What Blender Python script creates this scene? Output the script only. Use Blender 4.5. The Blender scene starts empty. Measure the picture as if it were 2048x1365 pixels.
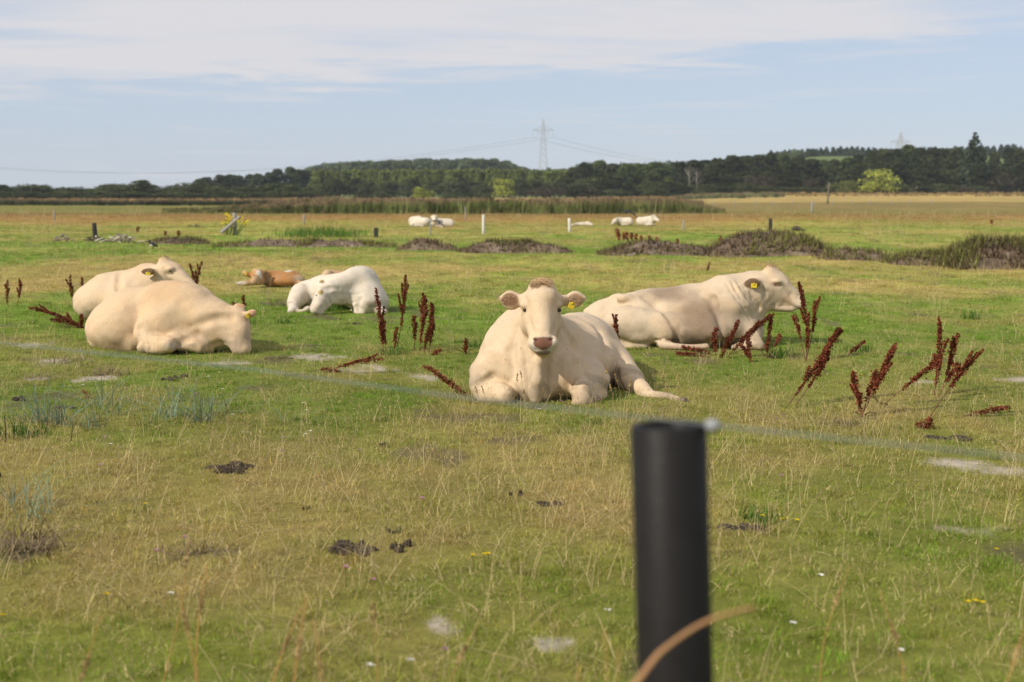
import bpy, math, random
import numpy as np
from mathutils import Vector, Matrix

random.seed(7)
rng = np.random.default_rng(7)
R = math.radians
SC = bpy.context.scene
COL = SC.collection

# ------------------------------------------------------------------ camera
FPX, CX, CY, HORIZON = 2600.0, 1024.0, 682.5, 380.0      # photograph is 2048 x 1365
CAMH = 1.68
PITCH = math.atan((CY - HORIZON) / FPX)
cam_data = bpy.data.cameras.new('camera')
cam = bpy.data.objects.new('camera', cam_data)
COL.objects.link(cam)
cam.location = (0, 0, CAMH)
cam.rotation_euler = (math.pi / 2 - PITCH, 0, 0)
cam_data.sensor_width = 36.0
cam_data.lens = 36.0 * FPX / 2048.0
cam_data.clip_start = 0.05
cam_data.clip_end = 9000
cam_data.dof.use_dof = True
cam_data.dof.focus_distance = 10.35
cam_data.dof.aperture_fstop = 2.5
SC.camera = cam

# ------------------------------------------------------------------ sky and sun
SUN_EL = 38.0
sv = Vector((-0.80, -0.60, 0)).normalized()
SUN_AZ = math.atan2(sv.x, sv.y)
world = bpy.data.worlds.new('World')
SC.world = world
world.use_nodes = True
wn, wl = world.node_tree.nodes, world.node_tree.links
wn.clear()


def N(nodes, kind, **kw):
    n = nodes.new(kind)
    for k, v in kw.items():
        setattr(n, k, v)
    return n


def mathn(nodes, links, op, a, b=None, c=None, clamp=False):
    n = nodes.new('ShaderNodeMath')
    n.operation = op
    n.use_clamp = clamp
    for i, v in enumerate((a, b, c)):
        if v is None:
            continue
        if isinstance(v, (int, float)):
            n.inputs[i].default_value = v
        else:
            links.new(v, n.inputs[i])
    return n.outputs[0]


sky = N(wn, 'ShaderNodeTexSky', sky_type='NISHITA', sun_disc=False)
sky.sun_elevation = R(SUN_EL)
sky.sun_rotation = SUN_AZ % (2 * math.pi)
sky.air_density = 1.0
sky.dust_density = 0.2
sky.ozone_density = 3.0
tc = N(wn, 'ShaderNodeTexCoord')
sep = N(wn, 'ShaderNodeSeparateXYZ')
wl.new(tc.outputs['Generated'], sep.inputs[0])
sx, sy, sz = sep.outputs
zz = mathn(wn, wl, 'MAXIMUM', sz, 0.0)
den = mathn(wn, wl, 'ADD', zz, 0.035)
com = N(wn, 'ShaderNodeCombineXYZ')
wl.new(mathn(wn, wl, 'DIVIDE', sx, den), com.inputs[0])
wl.new(mathn(wn, wl, 'DIVIDE', sy, den), com.inputs[1])


def wnoise(vec, scale, detail, rough, dist=0.0, w=None):
    n = N(wn, 'ShaderNodeTexNoise')
    n.inputs['Scale'].default_value = scale
    n.inputs['Detail'].default_value = detail
    n.inputs['Roughness'].default_value = rough
    n.inputs['Distortion'].default_value = dist
    wl.new(vec, n.inputs['Vector'])
    return n.outputs['Fac']


mp = N(wn, 'ShaderNodeMapping')
mp.inputs['Scale'].default_value = (0.55, 0.9, 1)
mp.inputs['Rotation'].default_value = (0, 0, 0.35)
wl.new(com.outputs[0], mp.inputs['Vector'])
n1 = wnoise(mp.outputs[0], 0.55, 5, 0.55, 0.4)
mp2 = N(wn, 'ShaderNodeMapping')
mp2.inputs['Scale'].default_value = (4.0, 4.0, 46.0)
wl.new(tc.outputs['Generated'], mp2.inputs['Vector'])
n2 = wnoise(mp2.outputs[0], 1.6, 6, 0.6, 0.6)
# lower edge of the thin cloud deck rises to the right
edge = mathn(wn, wl, 'MULTIPLY_ADD', sx, 0.060, 0.089)
d1 = mathn(wn, wl, 'SUBTRACT', sz, edge)
d2 = mathn(wn, wl, 'MULTIPLY_ADD', mathn(wn, wl, 'SUBTRACT', n2, 0.5), 0.085, d1)
mr = N(wn, 'ShaderNodeMapRange', interpolation_type='SMOOTHSTEP')
mr.inputs['From Min'].default_value = -0.006
mr.inputs['From Max'].default_value = 0.011
wl.new(d2, mr.inputs['Value'])
patch = N(wn, 'ShaderNodeMapRange', interpolation_type='SMOOTHSTEP')
patch.inputs['From Min'].default_value = 0.40
patch.inputs['From Max'].default_value = 0.56
patch.inputs['To Min'].default_value = 0.25
wl.new(n1, patch.inputs['Value'])
# thin streaks below the deck
mp3 = N(wn, 'ShaderNodeMapping')
mp3.inputs['Scale'].default_value = (3.0, 3.0, 75.0)
mp3.inputs['Location'].default_value = (3.1, 0.4, 1.7)
wl.new(tc.outputs['Generated'], mp3.inputs['Vector'])
n3 = wnoise(mp3.outputs[0], 2.0, 5, 0.55, 0.3)
st = N(wn, 'ShaderNodeMapRange', interpolation_type='SMOOTHSTEP')
st.inputs['From Min'].default_value = 0.54
st.inputs['From Max'].default_value = 0.72
st.inputs['To Max'].default_value = 0.45
wl.new(n3, st.inputs['Value'])
cl = mathn(wn, wl, 'MULTIPLY', mr.outputs[0], patch.outputs[0])
cl = mathn(wn, wl, 'MAXIMUM', cl, st.outputs[0])
cl = mathn(wn, wl, 'MULTIPLY', cl, 0.9, clamp=True)
SKY_S = 0.085
skymul = N(wn, 'ShaderNodeMix', data_type='RGBA', blend_type='MULTIPLY')
skymul.inputs[0].default_value = 1.0
skymul.inputs[7].default_value = (0.92, 0.95, 1.0, 1)
wl.new(sky.outputs[0], skymul.inputs[6])
veil = N(wn, 'ShaderNodeMix', data_type='RGBA')      # even thin high haze in front of the blue
veil.inputs[0].default_value = 0.72
wl.new(skymul.outputs[2], veil.inputs[6])
veil.inputs[7].default_value = (5.15, 5.85, 7.15, 1)
cmix = N(wn, 'ShaderNodeMix', data_type='RGBA')
wl.new(cl, cmix.inputs[0])
wl.new(veil.outputs[2], cmix.inputs[6])
cmix.inputs[7].default_value = (6.9, 6.75, 6.95, 1)
bg = N(wn, 'ShaderNodeBackground')
bg.inputs['Strength'].default_value = SKY_S
wl.new(cmix.outputs[2], bg.inputs['Color'])
wo = N(wn, 'ShaderNodeOutputWorld')
wl.new(bg.outputs[0], wo.inputs['Surface'])

sun_data = bpy.data.lights.new('sun', 'SUN')
sun_data.energy = 3.4
sun_data.angle = R(0.6)
sun_data.color = (1.0, 0.93, 0.82)
sun = bpy.data.objects.new('sun', sun_data)
COL.objects.link(sun)
sdir = Vector((sv.x * math.cos(R(SUN_EL)), sv.y * math.cos(R(SUN_EL)), math.sin(R(SUN_EL))))
sun.rotation_euler = sdir.to_track_quat('Z', 'Y').to_euler()
sun.location = (-20, -15, 30)

SC.view_settings.view_transform = 'Standard'
SC.view_settings.look = 'None'
SC.view_settings.exposure = 0.35
SC.view_settings.gamma = 1.0
SC.view_settings.use_curve_mapping = False
SC.render.engine = 'CYCLES'
SC.cycles.use_denoising = True
SC.cycles.denoising_prefilter = 'ACCURATE'
SC.cycles.denoising_input_passes = 'RGB_ALBEDO_NORMAL'
SC.cycles.max_bounces = 6
SC.cycles.diffuse_bounces = 3
SC.cycles.glossy_bounces = 2
SC.cycles.transmission_bounces = 3
SC.cycles.volume_bounces = 0
SC.cycles.transparent_max_bounces = 6
SC.cycles.caustics_reflective = False
SC.cycles.caustics_refractive = False
SC.cycles.use_adaptive_sampling = False

# ------------------------------------------------------------------ pixel helpers
SP, CP = math.sin(PITCH), math.cos(PITCH)


def ray(px, py):
    u, v = (px - CX) / FPX, (CY - py) / FPX
    return Vector((u, CP + v * SP, -SP + v * CP))


def at(px, py, Y):
    """world point seen at pixel (px, py) of the photograph, at distance Y"""
    d = ray(px, py)
    t = Y / d.y
    return Vector((d.x * t, Y, CAMH + d.z * t))


def gp(px, py):
    """point of the flat meadow seen at pixel (px, py)"""
    d = ray(px, py)
    t = -CAMH / d.z
    return Vector((d.x * t, d.y * t, 0.0))


def gY(py):
    return gp(CX, py).y


# ------------------------------------------------------------------ numpy noise
def _hash(ix, iy, seed):
    h = (ix.astype(np.int64) * 374761393 + iy.astype(np.int64) * 668265263 + seed * 974711) & 0x7fffffff
    h = ((h ^ (h >> 13)) * 1274126177) & 0x7fffffff
    return ((h ^ (h >> 16)) & 0xffff) / 65535.0


def vnoise(x, y, seed=0):
    x = np.asarray(x, float); y = np.asarray(y, float)
    ix, iy = np.floor(x), np.floor(y)
    fx, fy = x - ix, y - iy
    fx = fx * fx * (3 - 2 * fx); fy = fy * fy * (3 - 2 * fy)
    a = _hash(ix, iy, seed); b = _hash(ix + 1, iy, seed)
    c = _hash(ix, iy + 1, seed); d = _hash(ix + 1, iy + 1, seed)
    return (a * (1 - fx) + b * fx) * (1 - fy) + (c * (1 - fx) + d * fx) * fy


def fbm(x, y, seed=0, oct=4):
    s = 0; a = 0.5; t = 0
    for o in range(oct):
        s = s + a * vnoise(x * 2 ** o + 17.3 * o, y * 2 ** o - 9.1 * o, seed + o); t += a; a *= 0.55
    return s / t


def sstep(a, b, x):
    t = np.clip((np.asarray(x, float) - a) / (b - a), 0, 1)
    return t * t * (3 - 2 * t)


# ------------------------------------------------------------------ object helpers
def tag(o, label=None, cat=None, group=None, kind=None):
    if label: o['label'] = label
    if cat: o['category'] = cat
    if group: o['group'] = group
    if kind: o['kind'] = kind
    return o


def empty(name, loc=(0, 0, 0)):
    o = bpy.data.objects.new(name, None)
    o.empty_display_size = 0.2
    o.location = loc
    COL.objects.link(o)
    return o


def mesh_np(name, V, F, mat=None, smooth=False, attrs=None):
    """V (n,3); F (m,3) or (m,4) int array"""
    V = np.asarray(V, np.float32); F = np.asarray(F, np.int32)
    me = bpy.data.meshes.new(name)
    k = F.shape[1]
    me.vertices.add(len(V)); me.vertices.foreach_set('co', V.ravel())
    me.loops.add(F.size); me.loops.foreach_set('vertex_index', F.ravel())
    me.polygons.add(len(F))
    me.polygons.foreach_set('loop_start', np.arange(len(F), dtype=np.int32) * k)
    me.polygons.foreach_set('loop_total', np.full(len(F), k, np.int32))
    if smooth:
        me.polygons.foreach_set('use_smooth', np.ones(len(F), bool))
    me.update(calc_edges=True)
    for an, (kind, dom, data) in (attrs or {}).items():
        a = me.attributes.new(an, kind, dom)
        key = 'color' if kind in ('FLOAT_COLOR', 'BYTE_COLOR') else ('vector' if kind == 'FLOAT_VECTOR' else 'value')
        a.data.foreach_set(key, np.asarray(data, np.float32 if kind != 'INT' else np.int32).ravel())
    if mat: me.materials.append(mat)
    me.validate()
    return me


def link(name, me, parent=None, loc=None):
    o = bpy.data.objects.new(name, me)
    COL.objects.link(o)
    if parent is not None: o.parent = parent
    if loc is not None: o.location = loc
    return o


class MB:
    """collects tubes, boxes and leaves; build() makes one mesh object"""
    def __init__(s): s.v = []; s.f = []; s.b = []

    def _add(s, vs, fs, br=1.0):
        o = len(s.v)
        s.v += [tuple(v) for v in vs]
        s.f += [tuple(i + o for i in f) for f in fs]
        s.b += [br] * len(vs)

    def tube(s, pts, rads, n=6, cap=True, br=1.0):
        pts = [Vector(p) for p in pts]
        vs = []; fs = []
        ref = None
        for i, p in enumerate(pts):
            t = (pts[min(i + 1, len(pts) - 1)] - pts[max(i - 1, 0)]).normalized()
            a = Vector((0, 0, 1)) if abs(t.z) < 0.9 else Vector((1, 0, 0))
            if ref is None: ref = t.cross(a).normalized()
            u = (ref - t * ref.dot(t)).normalized(); ref = u
            w = t.cross(u)
            r = rads[i] if hasattr(rads, '__len__') else rads
            for j in range(n):
                an = 2 * math.pi * j / n
                vs.append(p + u * (r * math.cos(an)) + w * (r * math.sin(an)))
        for i in range(len(pts) - 1):
            for j in range(n):
                a, b = i * n + j, i * n + (j + 1) % n
                fs.append((a, b, b + n, a + n))
        if cap:
            fs.append(tuple(range(n - 1, -1, -1)))
            fs.append(tuple(range((len(pts) - 1) * n, len(pts) * n)))
        s._add(vs, fs, br)

    def box(s, c, d, rot=None, br=1.0):
        c = Vector(c); vs = []
        for z in (-.5, .5):
            for y in (-.5, .5):
                for x in (-.5, .5):
                    p = Vector((x * d[0], y * d[1], z * d[2]))
                    if rot is not None: p = rot @ p
                    vs.append(c + p)
        s._add(vs, [(0, 2, 3, 1), (4, 5, 7, 6), (0, 1, 5, 4), (2, 6, 7, 3), (0, 4, 6, 2), (1, 3, 7, 5)], br)

    def quad(s, p, u, w, br=1.0):
        s._add([p - u - w, p + u - w, p + u + w, p - u + w], [(0, 1, 2, 3)], br)

    def blob(s, c, r, br=1.0, n=7, m=5, jit=0.0):
        vs = [Vector(c) + Vector((0, 0, -r[2]))]
        for i in range(1, m):
            ph = -math.pi / 2 + math.pi * i / m
            for j in range(n):
                th = 2 * math.pi * j / n
                k = 1 + random.uniform(-jit, jit)
                vs.append(Vector(c) + Vector((r[0] * math.cos(ph) * math.cos(th) * k, r[1] * math.cos(ph) * math.sin(th) * k, r[2] * math.sin(ph) * k)))
        vs.append(Vector(c) + Vector((0, 0, r[2])))
        fs = [(0, 1 + (j + 1) % n, 1 + j) for j in range(n)]
        for i in range(m - 2):
            for j in range(n):
                a, b = 1 + i * n + j, 1 + i * n + (j + 1) % n
                fs.append((a, b, b + n, a + n))
        t = len(vs) - 1; o = 1 + (m - 2) * n
        fs += [(o + j, o + (j + 1) % n, t) for j in range(n)]
        s._add(vs, fs, br)

    def mesh(s, name, mat, smooth=False):
        me = bpy.data.meshes.new(name)
        me.from_pydata(s.v, [], s.f)
        a = me.attributes.new('br', 'FLOAT', 'POINT')
        a.data.foreach_set('value', np.asarray(s.b, np.float32))
        if smooth: me.polygons.foreach_set('use_smooth', [True] * len(me.polygons))
        if mat: me.materials.append(mat)
        me.update()
        return me

    def build(s, name, mat, parent=None, smooth=False, loc=None):
        return link(name, s.mesh(name, mat, smooth), parent, loc)


def copy_tree(o, loc=None, rz=None, scale=None):
    c = o.copy(); COL.objects.link(c)
    for ch in o.children:
        d = ch.copy(); COL.objects.link(d); d.parent = c
        for g in ch.children:
            e = g.copy(); COL.objects.link(e); e.parent = d
    if loc is not None: c.location = loc
    if rz is not None: c.rotation_euler = (0, 0, rz)
    if scale is not None: c.scale = scale
    return c


# ------------------------------------------------------------------ materials
def new_mat(name):
    m = bpy.data.materials.new(name)
    m.use_nodes = True
    m.node_tree.nodes.clear()
    return m, m.node_tree.nodes, m.node_tree.links


def rough_mat(name, col, rough=0.85, var=0.25, scale=8.0, bump=0.0, spec=0.25, use_br=True, bscale=None, metallic=0.0):
    m, n, l = new_mat(name)
    out = N(n, 'ShaderNodeOutputMaterial')
    bs = N(n, 'ShaderNodeBsdfPrincipled')
    bs.inputs['Roughness'].default_value = rough
    bs.inputs['Specular IOR Level'].default_value = spec
    bs.inputs['Metallic'].default_value = metallic
    l.new(bs.outputs[0], out.inputs['Surface'])
    tcn = N(n, 'ShaderNodeTexCoord')
    nz = N(n, 'ShaderNodeTexNoise')
    nz.inputs['Scale'].default_value = scale
    nz.inputs['Detail'].default_value = 6
    nz.inputs['Roughness'].default_value = 0.6
    l.new(tcn.outputs['Object'], nz.inputs['Vector'])
    f = mathn(n, l, 'MULTIPLY_ADD', mathn(n, l, 'SUBTRACT', nz.outputs['Fac'], 0.5), var * 3.0, 1.0)
    if use_br:
        at_ = N(n, 'ShaderNodeAttribute', attribute_name='br')
        f = mathn(n, l, 'MULTIPLY', f, at_.outputs['Fac'])
    mx = N(n, 'ShaderNodeVectorMath', operation='SCALE')
    mx.inputs[0].default_value = col
    l.new(f, mx.inputs['Scale'])
    l.new(mx.outputs[0], bs.inputs['Base Color'])
    if bump:
        nb = N(n, 'ShaderNodeTexNoise')
        nb.inputs['Scale'].default_value = bscale or scale * 4
        nb.inputs['Detail'].default_value = 4
        l.new(tcn.outputs['Object'], nb.inputs['Vector'])
        bp = N(n, 'ShaderNodeBump')
        bp.inputs['Strength'].default_value = bump
        bp.inputs['Distance'].default_value = 0.02
        l.new(nb.outputs['Fac'], bp.inputs['Height'])
        l.new(bp.outputs[0], bs.inputs['Normal'])
    return m


def leaf_mat(name, col, trans=0.3, var=0.35, use_random=True, br_attr='br', hue=(1.0, 1.0, 1.0), rough_gloss=0.0):
    """thin leaves: diffuse + translucent, brightness from a per-face attribute and per-object random"""
    m, n, l = new_mat(name)
    out = N(n, 'ShaderNodeOutputMaterial')
    at_ = N(n, 'ShaderNodeAttribute', attribute_name=br_attr)
    f = at_.outputs['Fac']
    if use_random:
        oi = N(n, 'ShaderNodeObjectInfo')
        f = mathn(n, l, 'MULTIPLY', f, mathn(n, l, 'MULTIPLY_ADD', oi.outputs['Random'], var, 1.0 - var / 2))
    mx = N(n, 'ShaderNodeVectorMath', operation='SCALE')
    mx.inputs[0].default_value = col
    l.new(f, mx.inputs['Scale'])
    df = N(n, 'ShaderNodeBsdfDiffuse')
    tr = N(n, 'ShaderNodeBsdfTranslucent')
    l.new(mx.outputs[0], df.inputs['Color']); l.new(mx.outputs[0], tr.inputs['Color'])
    ms = N(n, 'ShaderNodeMixShader')
    ms.inputs[0].default_value = trans
    l.new(df.outputs[0], ms.inputs[1]); l.new(tr.outputs[0], ms.inputs[2])
    l.new(ms.outputs[0], out.inputs['Surface'])
    return m
# ================================================================== TERRAIN
def tz(x, y):
    x = np.asarray(x, float); y = np.asarray(y, float)
    u = x / np.maximum(y, 1.0)
    near = sstep(3, 7, y)
    z = near * (fbm(x * 0.35, y * 0.35, 3, 3) - 0.5) * 0.10
    z = z + sstep(14, 30, y) * (fbm(x * 0.12, y * 0.12, 5, 3) - 0.5) * 0.22 * (1 - sstep(60, 120, y))
    z = z * sstep(0, 1, 1)
    # the far meadow rises slightly to the right
    z = z + 0.95 * sstep(100, 265, y) * sstep(0.06, 0.24, u)
    # low wooded hills
    z = z + 9.0 * sstep(330, 560, y) * sstep(-0.27, -0.08, u) * (1 - sstep(-0.01, 0.03, u))
    z = z + 12.5 * sstep(290, 470, y) * sstep(0.09, 0.24, u)
    return z


STOPS = [  # image row: green, rust, lushness
    (1365, .80, .00, .6), (1200, .74, .00, .5), (1100, .66, .00, .45), (1000, .54, .02, .35), (900, .54, .02, .45),
    (840, .64, .0, .6), (790, .75, .0, .9), (720, .82, .0, .95), (650, .92, .0, 1.), (605, .75, .0, .9), (580, .44, .04, .5),
    (535, .38, .08, .45), (512, .82, .02, .9), (490, .85, .02, .9), (472, .68, .05, .7), (455, .60, .18, .55),
    (445, .36, .75, .4), (438, .18, .95, .3), (430, .15, .85, .3), (424, .5, .25, .35), (413, .6, .05, .35), (404, .3, .1, .3), (396, .22, .08, .3), (390, .3, .1, .3)]
_ly = np.log([gY(s[0]) for s in STOPS])
_sg, _sr, _sl = ([s[i] for s in STOPS] for i in (1, 2, 3))

# bare sand, trampled earth: (px, py, half width px, half height px, kind)  0 pale sand, 1 dark earth
BARE = [(75, 757, 36, 5, 0), (215, 757, 30, 5, 0), (160, 762, 14, 5, 0), (440, 724, 52, 6, 0), (60, 693, 40, 6, 0), (720, 738, 62, 8, 0),
        (850, 748, 34, 6, 0), (640, 712, 50, 5, 0), (1915, 928, 70, 7, 0), (2035, 762, 32, 6, 0), (1995, 940, 60, 6, 0), (560, 716, 40, 6, 1),
        (1090, 1285, 70, 12, 0), (900, 1262, 40, 10, 0), (880, 1245, 24, 8, 0), (1000, 1290, 40, 8, 0), (1480, 1056, 60, 6, 1), (1100, 1010, 45, 5, 1),
        (1920, 1058, 90, 5, 0), (1700, 850, 34, 5, 1), (1940, 877, 60, 4, 1), (400, 1105, 60, 8, 1), (40, 1090, 70, 25, 1), (120, 723, 40, 5, 0),
        (560, 607, 34, 6, 1), (640, 640, 40, 4, 1), (1690, 510, 60, 7, 0), (1480, 500, 70, 6, 0), (620, 690, 40, 4, 1), (1830, 768, 40, 4, 0), (700, 742, 40, 4, 1)]
_bare = []
for (bx, by, hw, hh, k) in BARE:
    c = gp(bx, by); r = c.y / FPX * 1.02
    _bare.append((c.x, c.y, hw * r, max(hh * c.y ** 2 / (CAMH * FPX), hw * r * 0.25), k))


def field(x, y):
    """green, rust, lush, sand, earth at ground positions"""
    x = np.asarray(x, float); y = np.asarray(y, float)
    u = x / np.maximum(y, 0.5)
    ly = np.log(np.clip(y, 2.0, 4000))
    wob = (fbm(x * 0.25, y * 0.12, 21, 3) - 0.5) * 0.22
    g = np.interp(ly + wob, _ly, _sg); r = np.interp(ly + wob * 0.5, _ly, _sr); lush = np.interp(ly + wob, _ly, _sl)
    big = fbm(x * 0.45, y * 0.30, 31, 4); mid = fbm(x * 2.1, y * 1.5, 41, 4)
    amp = np.where(y < 60, 1.0, 0.55)
    g = g + ((big - 0.5) * 1.4 + (mid - 0.5) * 1.1) * amp
    g = np.maximum(g, (1 - sstep(-1.0, -.45, x)) * (1 - sstep(4.6, 5.6, y))); 
    farR = sstep(90, 120, y) * sstep(0.08, 0.16, u)
    g = g * (1 - farR * 0.72); r = r * (1 - 0.5 * farR * sstep(110, 150, y))
    lush = np.clip(lush + (big - 0.5) * 0.8, 0, 1)
    sand = np.zeros_like(x); earth = np.zeros_like(x)
    jag = (fbm(x * 7, y * 5, 51, 4) - 0.5) * 2.6
    for (cx_, cy_, rx, ry, k) in _bare:
        q = np.sqrt(((x - cx_) / rx) ** 2 + ((y - cy_) / ry) ** 2)
        mask = (1 - sstep(0.45, 1.15, q + jag)) * (1 - sstep(1.3, 1.7, q))
        if k == 0: sand = np.maximum(sand, mask)
        else: earth = np.maximum(earth, mask)
    # scattered little bare spots
    spots = sstep(0.70, 0.80, fbm(x * 1.7, y * 1.1, 61, 3)) * (y < 60)
    earth = np.maximum(earth, spots * 0.8)
    return np.clip(g, 0, 1), np.clip(r, 0, 1), lush, sand, earth


C_GREEN = np.array((0.245, 0.275, 0.036)); C_LUSH = np.array((0.155, 0.255, 0.028)); C_STRAW = np.array((0.58, 0.43, 0.155))
C_RUST = np.array((0.31, 0.158, 0.048)); C_SAND = np.array((0.40, 0.345, 0.265)); C_EARTH = np.array((0.10, 0.075, 0.05)); C_OLIVE = np.array((0.27, 0.215, 0.058))


def ground_rgb(x, y, soil=True):
    g, r, lush, sand, earth = field(x, y)
    green = C_GREEN * (1 - lush[:, None]) + C_LUSH * lush[:, None]
    dry = C_STRAW * 0.5 + C_OLIVE * 0.5
    dry = dry * (1 - r[:, None]) + C_RUST * r[:, None]
    far = sstep(85, 130, y)[:, None]
    dry = dry * (1 - far) + (C_STRAW * 0.55 + C_RUST * 0.25) * far
    c = green * g[:, None] + dry * (1 - g[:, None])
    fz = (sstep(70, 100, y) * (1 - sstep(150, 160, y)))[:, None]
    c = c * (1 - .42 * fz)
    hill = sstep(262, 300, y)[:, None]
    c = c * (1 - hill) + np.array((0.115, 0.15, 0.045)) * hill
    if soil:
        n = sstep(24, 10, y)[:, None] * 0.55
        c = c * (1 - n) + C_OLIVE * 0.5 * n
        c = c * (1 - earth[:, None] * 0.85) + C_EARTH * earth[:, None] * 0.85
        c = c * (1 - sand[:, None]) + C_SAND * sand[:, None]
    return c


def build_ground():
    ang = np.concatenate([np.linspace(-0.50, 0.50, 300), np.linspace(0.50, 2 * math.pi - 0.50, 92)[1:-1]])
    rad = np.concatenate([[0.35], np.geomspace(1.0, 70, 300), np.geomspace(70, 1600, 130)[1:]])
    A, Rr = np.meshgrid(ang, rad)
    X, Y = (np.sin(A) * Rr).ravel(), (np.cos(A) * Rr).ravel()
    Z = np.where(Y > 0, tz(X, Y), 0.0)
    na, nr = len(ang), len(rad)
    col = ground_rgb(X, np.maximum(Y, np.hypot(X, Y) * 0.6))
    i = np.arange((nr - 1) * na).reshape(nr - 1, na)
    j = np.roll(i, -1, axis=1)
    F = np.stack([i, j, j + na, i + na], -1).reshape(-1, 4)[:, ::-1]
    V = np.stack([X, Y, Z], 1)
    # middle cap
    V = np.vstack([V, [[0, 0, 0]]]); col = np.vstack([col, col[:1]])
    c = len(V) - 1
    F = np.vstack([F, np.stack([np.full(na, c), np.arange(na), np.roll(np.arange(na), -1), np.roll(np.arange(na), -1)], 1)[:, [0, 2, 1, 1]]])
    tri = F[-na:, :3]
    rgba = np.concatenate([col, np.ones((len(col), 1))], 1)
    m, n, l = new_mat('meadow_ground')
    out = N(n, 'ShaderNodeOutputMaterial')
    bs = N(n, 'ShaderNodeBsdfPrincipled')
    bs.inputs['Roughness'].default_value = 0.95
    bs.inputs['Specular IOR Level'].default_value = 0.1
    l.new(bs.outputs[0], out.inputs['Surface'])
    a = N(n, 'ShaderNodeAttribute', attribute_name='gcol')
    geo = N(n, 'ShaderNodeNewGeometry')
    n1_ = N(n, 'ShaderNodeTexNoise'); n1_.inputs['Scale'].default_value = 9.0; n1_.inputs['Detail'].default_value = 7; n1_.inputs['Roughness'].default_value = 0.7
    l.new(geo.outputs['Position'], n1_.inputs['Vector'])
    n2_ = N(n, 'ShaderNodeTexNoise'); n2_.inputs['Scale'].default_value = 0.8; n2_.inputs['Detail'].default_value = 6; n2_.inputs['Roughness'].default_value = 0.65
    l.new(geo.outputs['Position'], n2_.inputs['Vector'])
    f = mathn(n, l, 'MULTIPLY_ADD', mathn(n, l, 'SUBTRACT', n1_.outputs['Fac'], 0.5), 1.3, 1.0)
    f = mathn(n, l, 'MULTIPLY', f, mathn(n, l, 'MULTIPLY_ADD', mathn(n, l, 'SUBTRACT', n2_.outputs['Fac'], 0.5), 1.0, 1.0))
    n3_ = N(n, 'ShaderNodeTexNoise'); n3_.inputs['Scale'].default_value = 0.11; n3_.inputs['Detail'].default_value = 7; n3_.inputs['Roughness'].default_value = 0.7
    mp3_ = N(n, 'ShaderNodeMapping'); mp3_.inputs['Scale'].default_value = (1.0, .45, 1.0)
    l.new(geo.outputs['Position'], mp3_.inputs['Vector']); l.new(mp3_.outputs[0], n3_.inputs['Vector'])
    f = mathn(n, l, 'MULTIPLY', f, mathn(n, l, 'MULTIPLY_ADD', mathn(n, l, 'SUBTRACT', n3_.outputs['Fac'], 0.5), 1.1, 1.0))
    sc_ = N(n, 'ShaderNodeVectorMath', operation='SCALE')
    l.new(a.outputs['Color'], sc_.inputs[0]); l.new(f, sc_.inputs['Scale'])
    l.new(sc_.outputs[0], bs.inputs['Base Color'])
    bp = N(n, 'ShaderNodeBump'); bp.inputs['Strength'].default_value = 0.8; bp.inputs['Distance'].default_value = 0.03
    l.new(n1_.outputs['Fac'], bp.inputs['Height']); l.new(bp.outputs[0], bs.inputs['Normal'])
    me = bpy.data.meshes.new('meadow')
    faces = [tuple(t) for t in F[:-na].tolist()] + [tuple(t) for t in tri.tolist()]
    me.from_pydata(V.tolist(), [], faces)
    ca = me.attributes.new('gcol', 'FLOAT_COLOR', 'POINT'); ca.data.foreach_set('color', rgba.astype(np.float32).ravel())
    me.polygons.foreach_set('use_smooth', [True] * len(me.polygons))
    me.materials.append(m)
    me.update()
    o = link('meadow', me)
    o['kind'] = 'structure'
    return o


build_ground()

# ================================================================== GRASS (scattered clumps)
def grass_mat():
    m, n, l = new_mat('grass_blades')
    out = N(n, 'ShaderNodeOutputMaterial')
    tint = N(n, 'ShaderNodeAttribute', attribute_name='tint', attribute_type='INSTANCER')
    br = N(n, 'ShaderNodeAttribute', attribute_name='br')
    dry = N(n, 'ShaderNodeAttribute', attribute_name='dry')
    mx = N(n, 'ShaderNodeMix', data_type='RGBA')
    l.new(dry.outputs['Fac'], mx.inputs[0]); l.new(tint.outputs['Color'], mx.inputs[6])
    mx.inputs[7].default_value = (0.60, 0.48, 0.25, 1)
    sc_ = N(n, 'ShaderNodeVectorMath', operation='SCALE')
    l.new(mx.outputs[2], sc_.inputs[0]); l.new(br.outputs['Fac'], sc_.inputs['Scale'])
    df = N(n, 'ShaderNodeBsdfDiffuse'); tr = N(n, 'ShaderNodeBsdfTranslucent')
    l.new(sc_.outputs[0], df.inputs['Color']); l.new(sc_.outputs[0], tr.inputs['Color'])
    ms = N(n, 'ShaderNodeMixShader'); ms.inputs[0].default_value = 0.32
    l.new(df.outputs[0], ms.inputs[1]); l.new(tr.outputs[0], ms.inputs[2])
    l.new(ms.outputs[0], out.inputs['Surface'])
    return m


M_GRASS = grass_mat()


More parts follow.
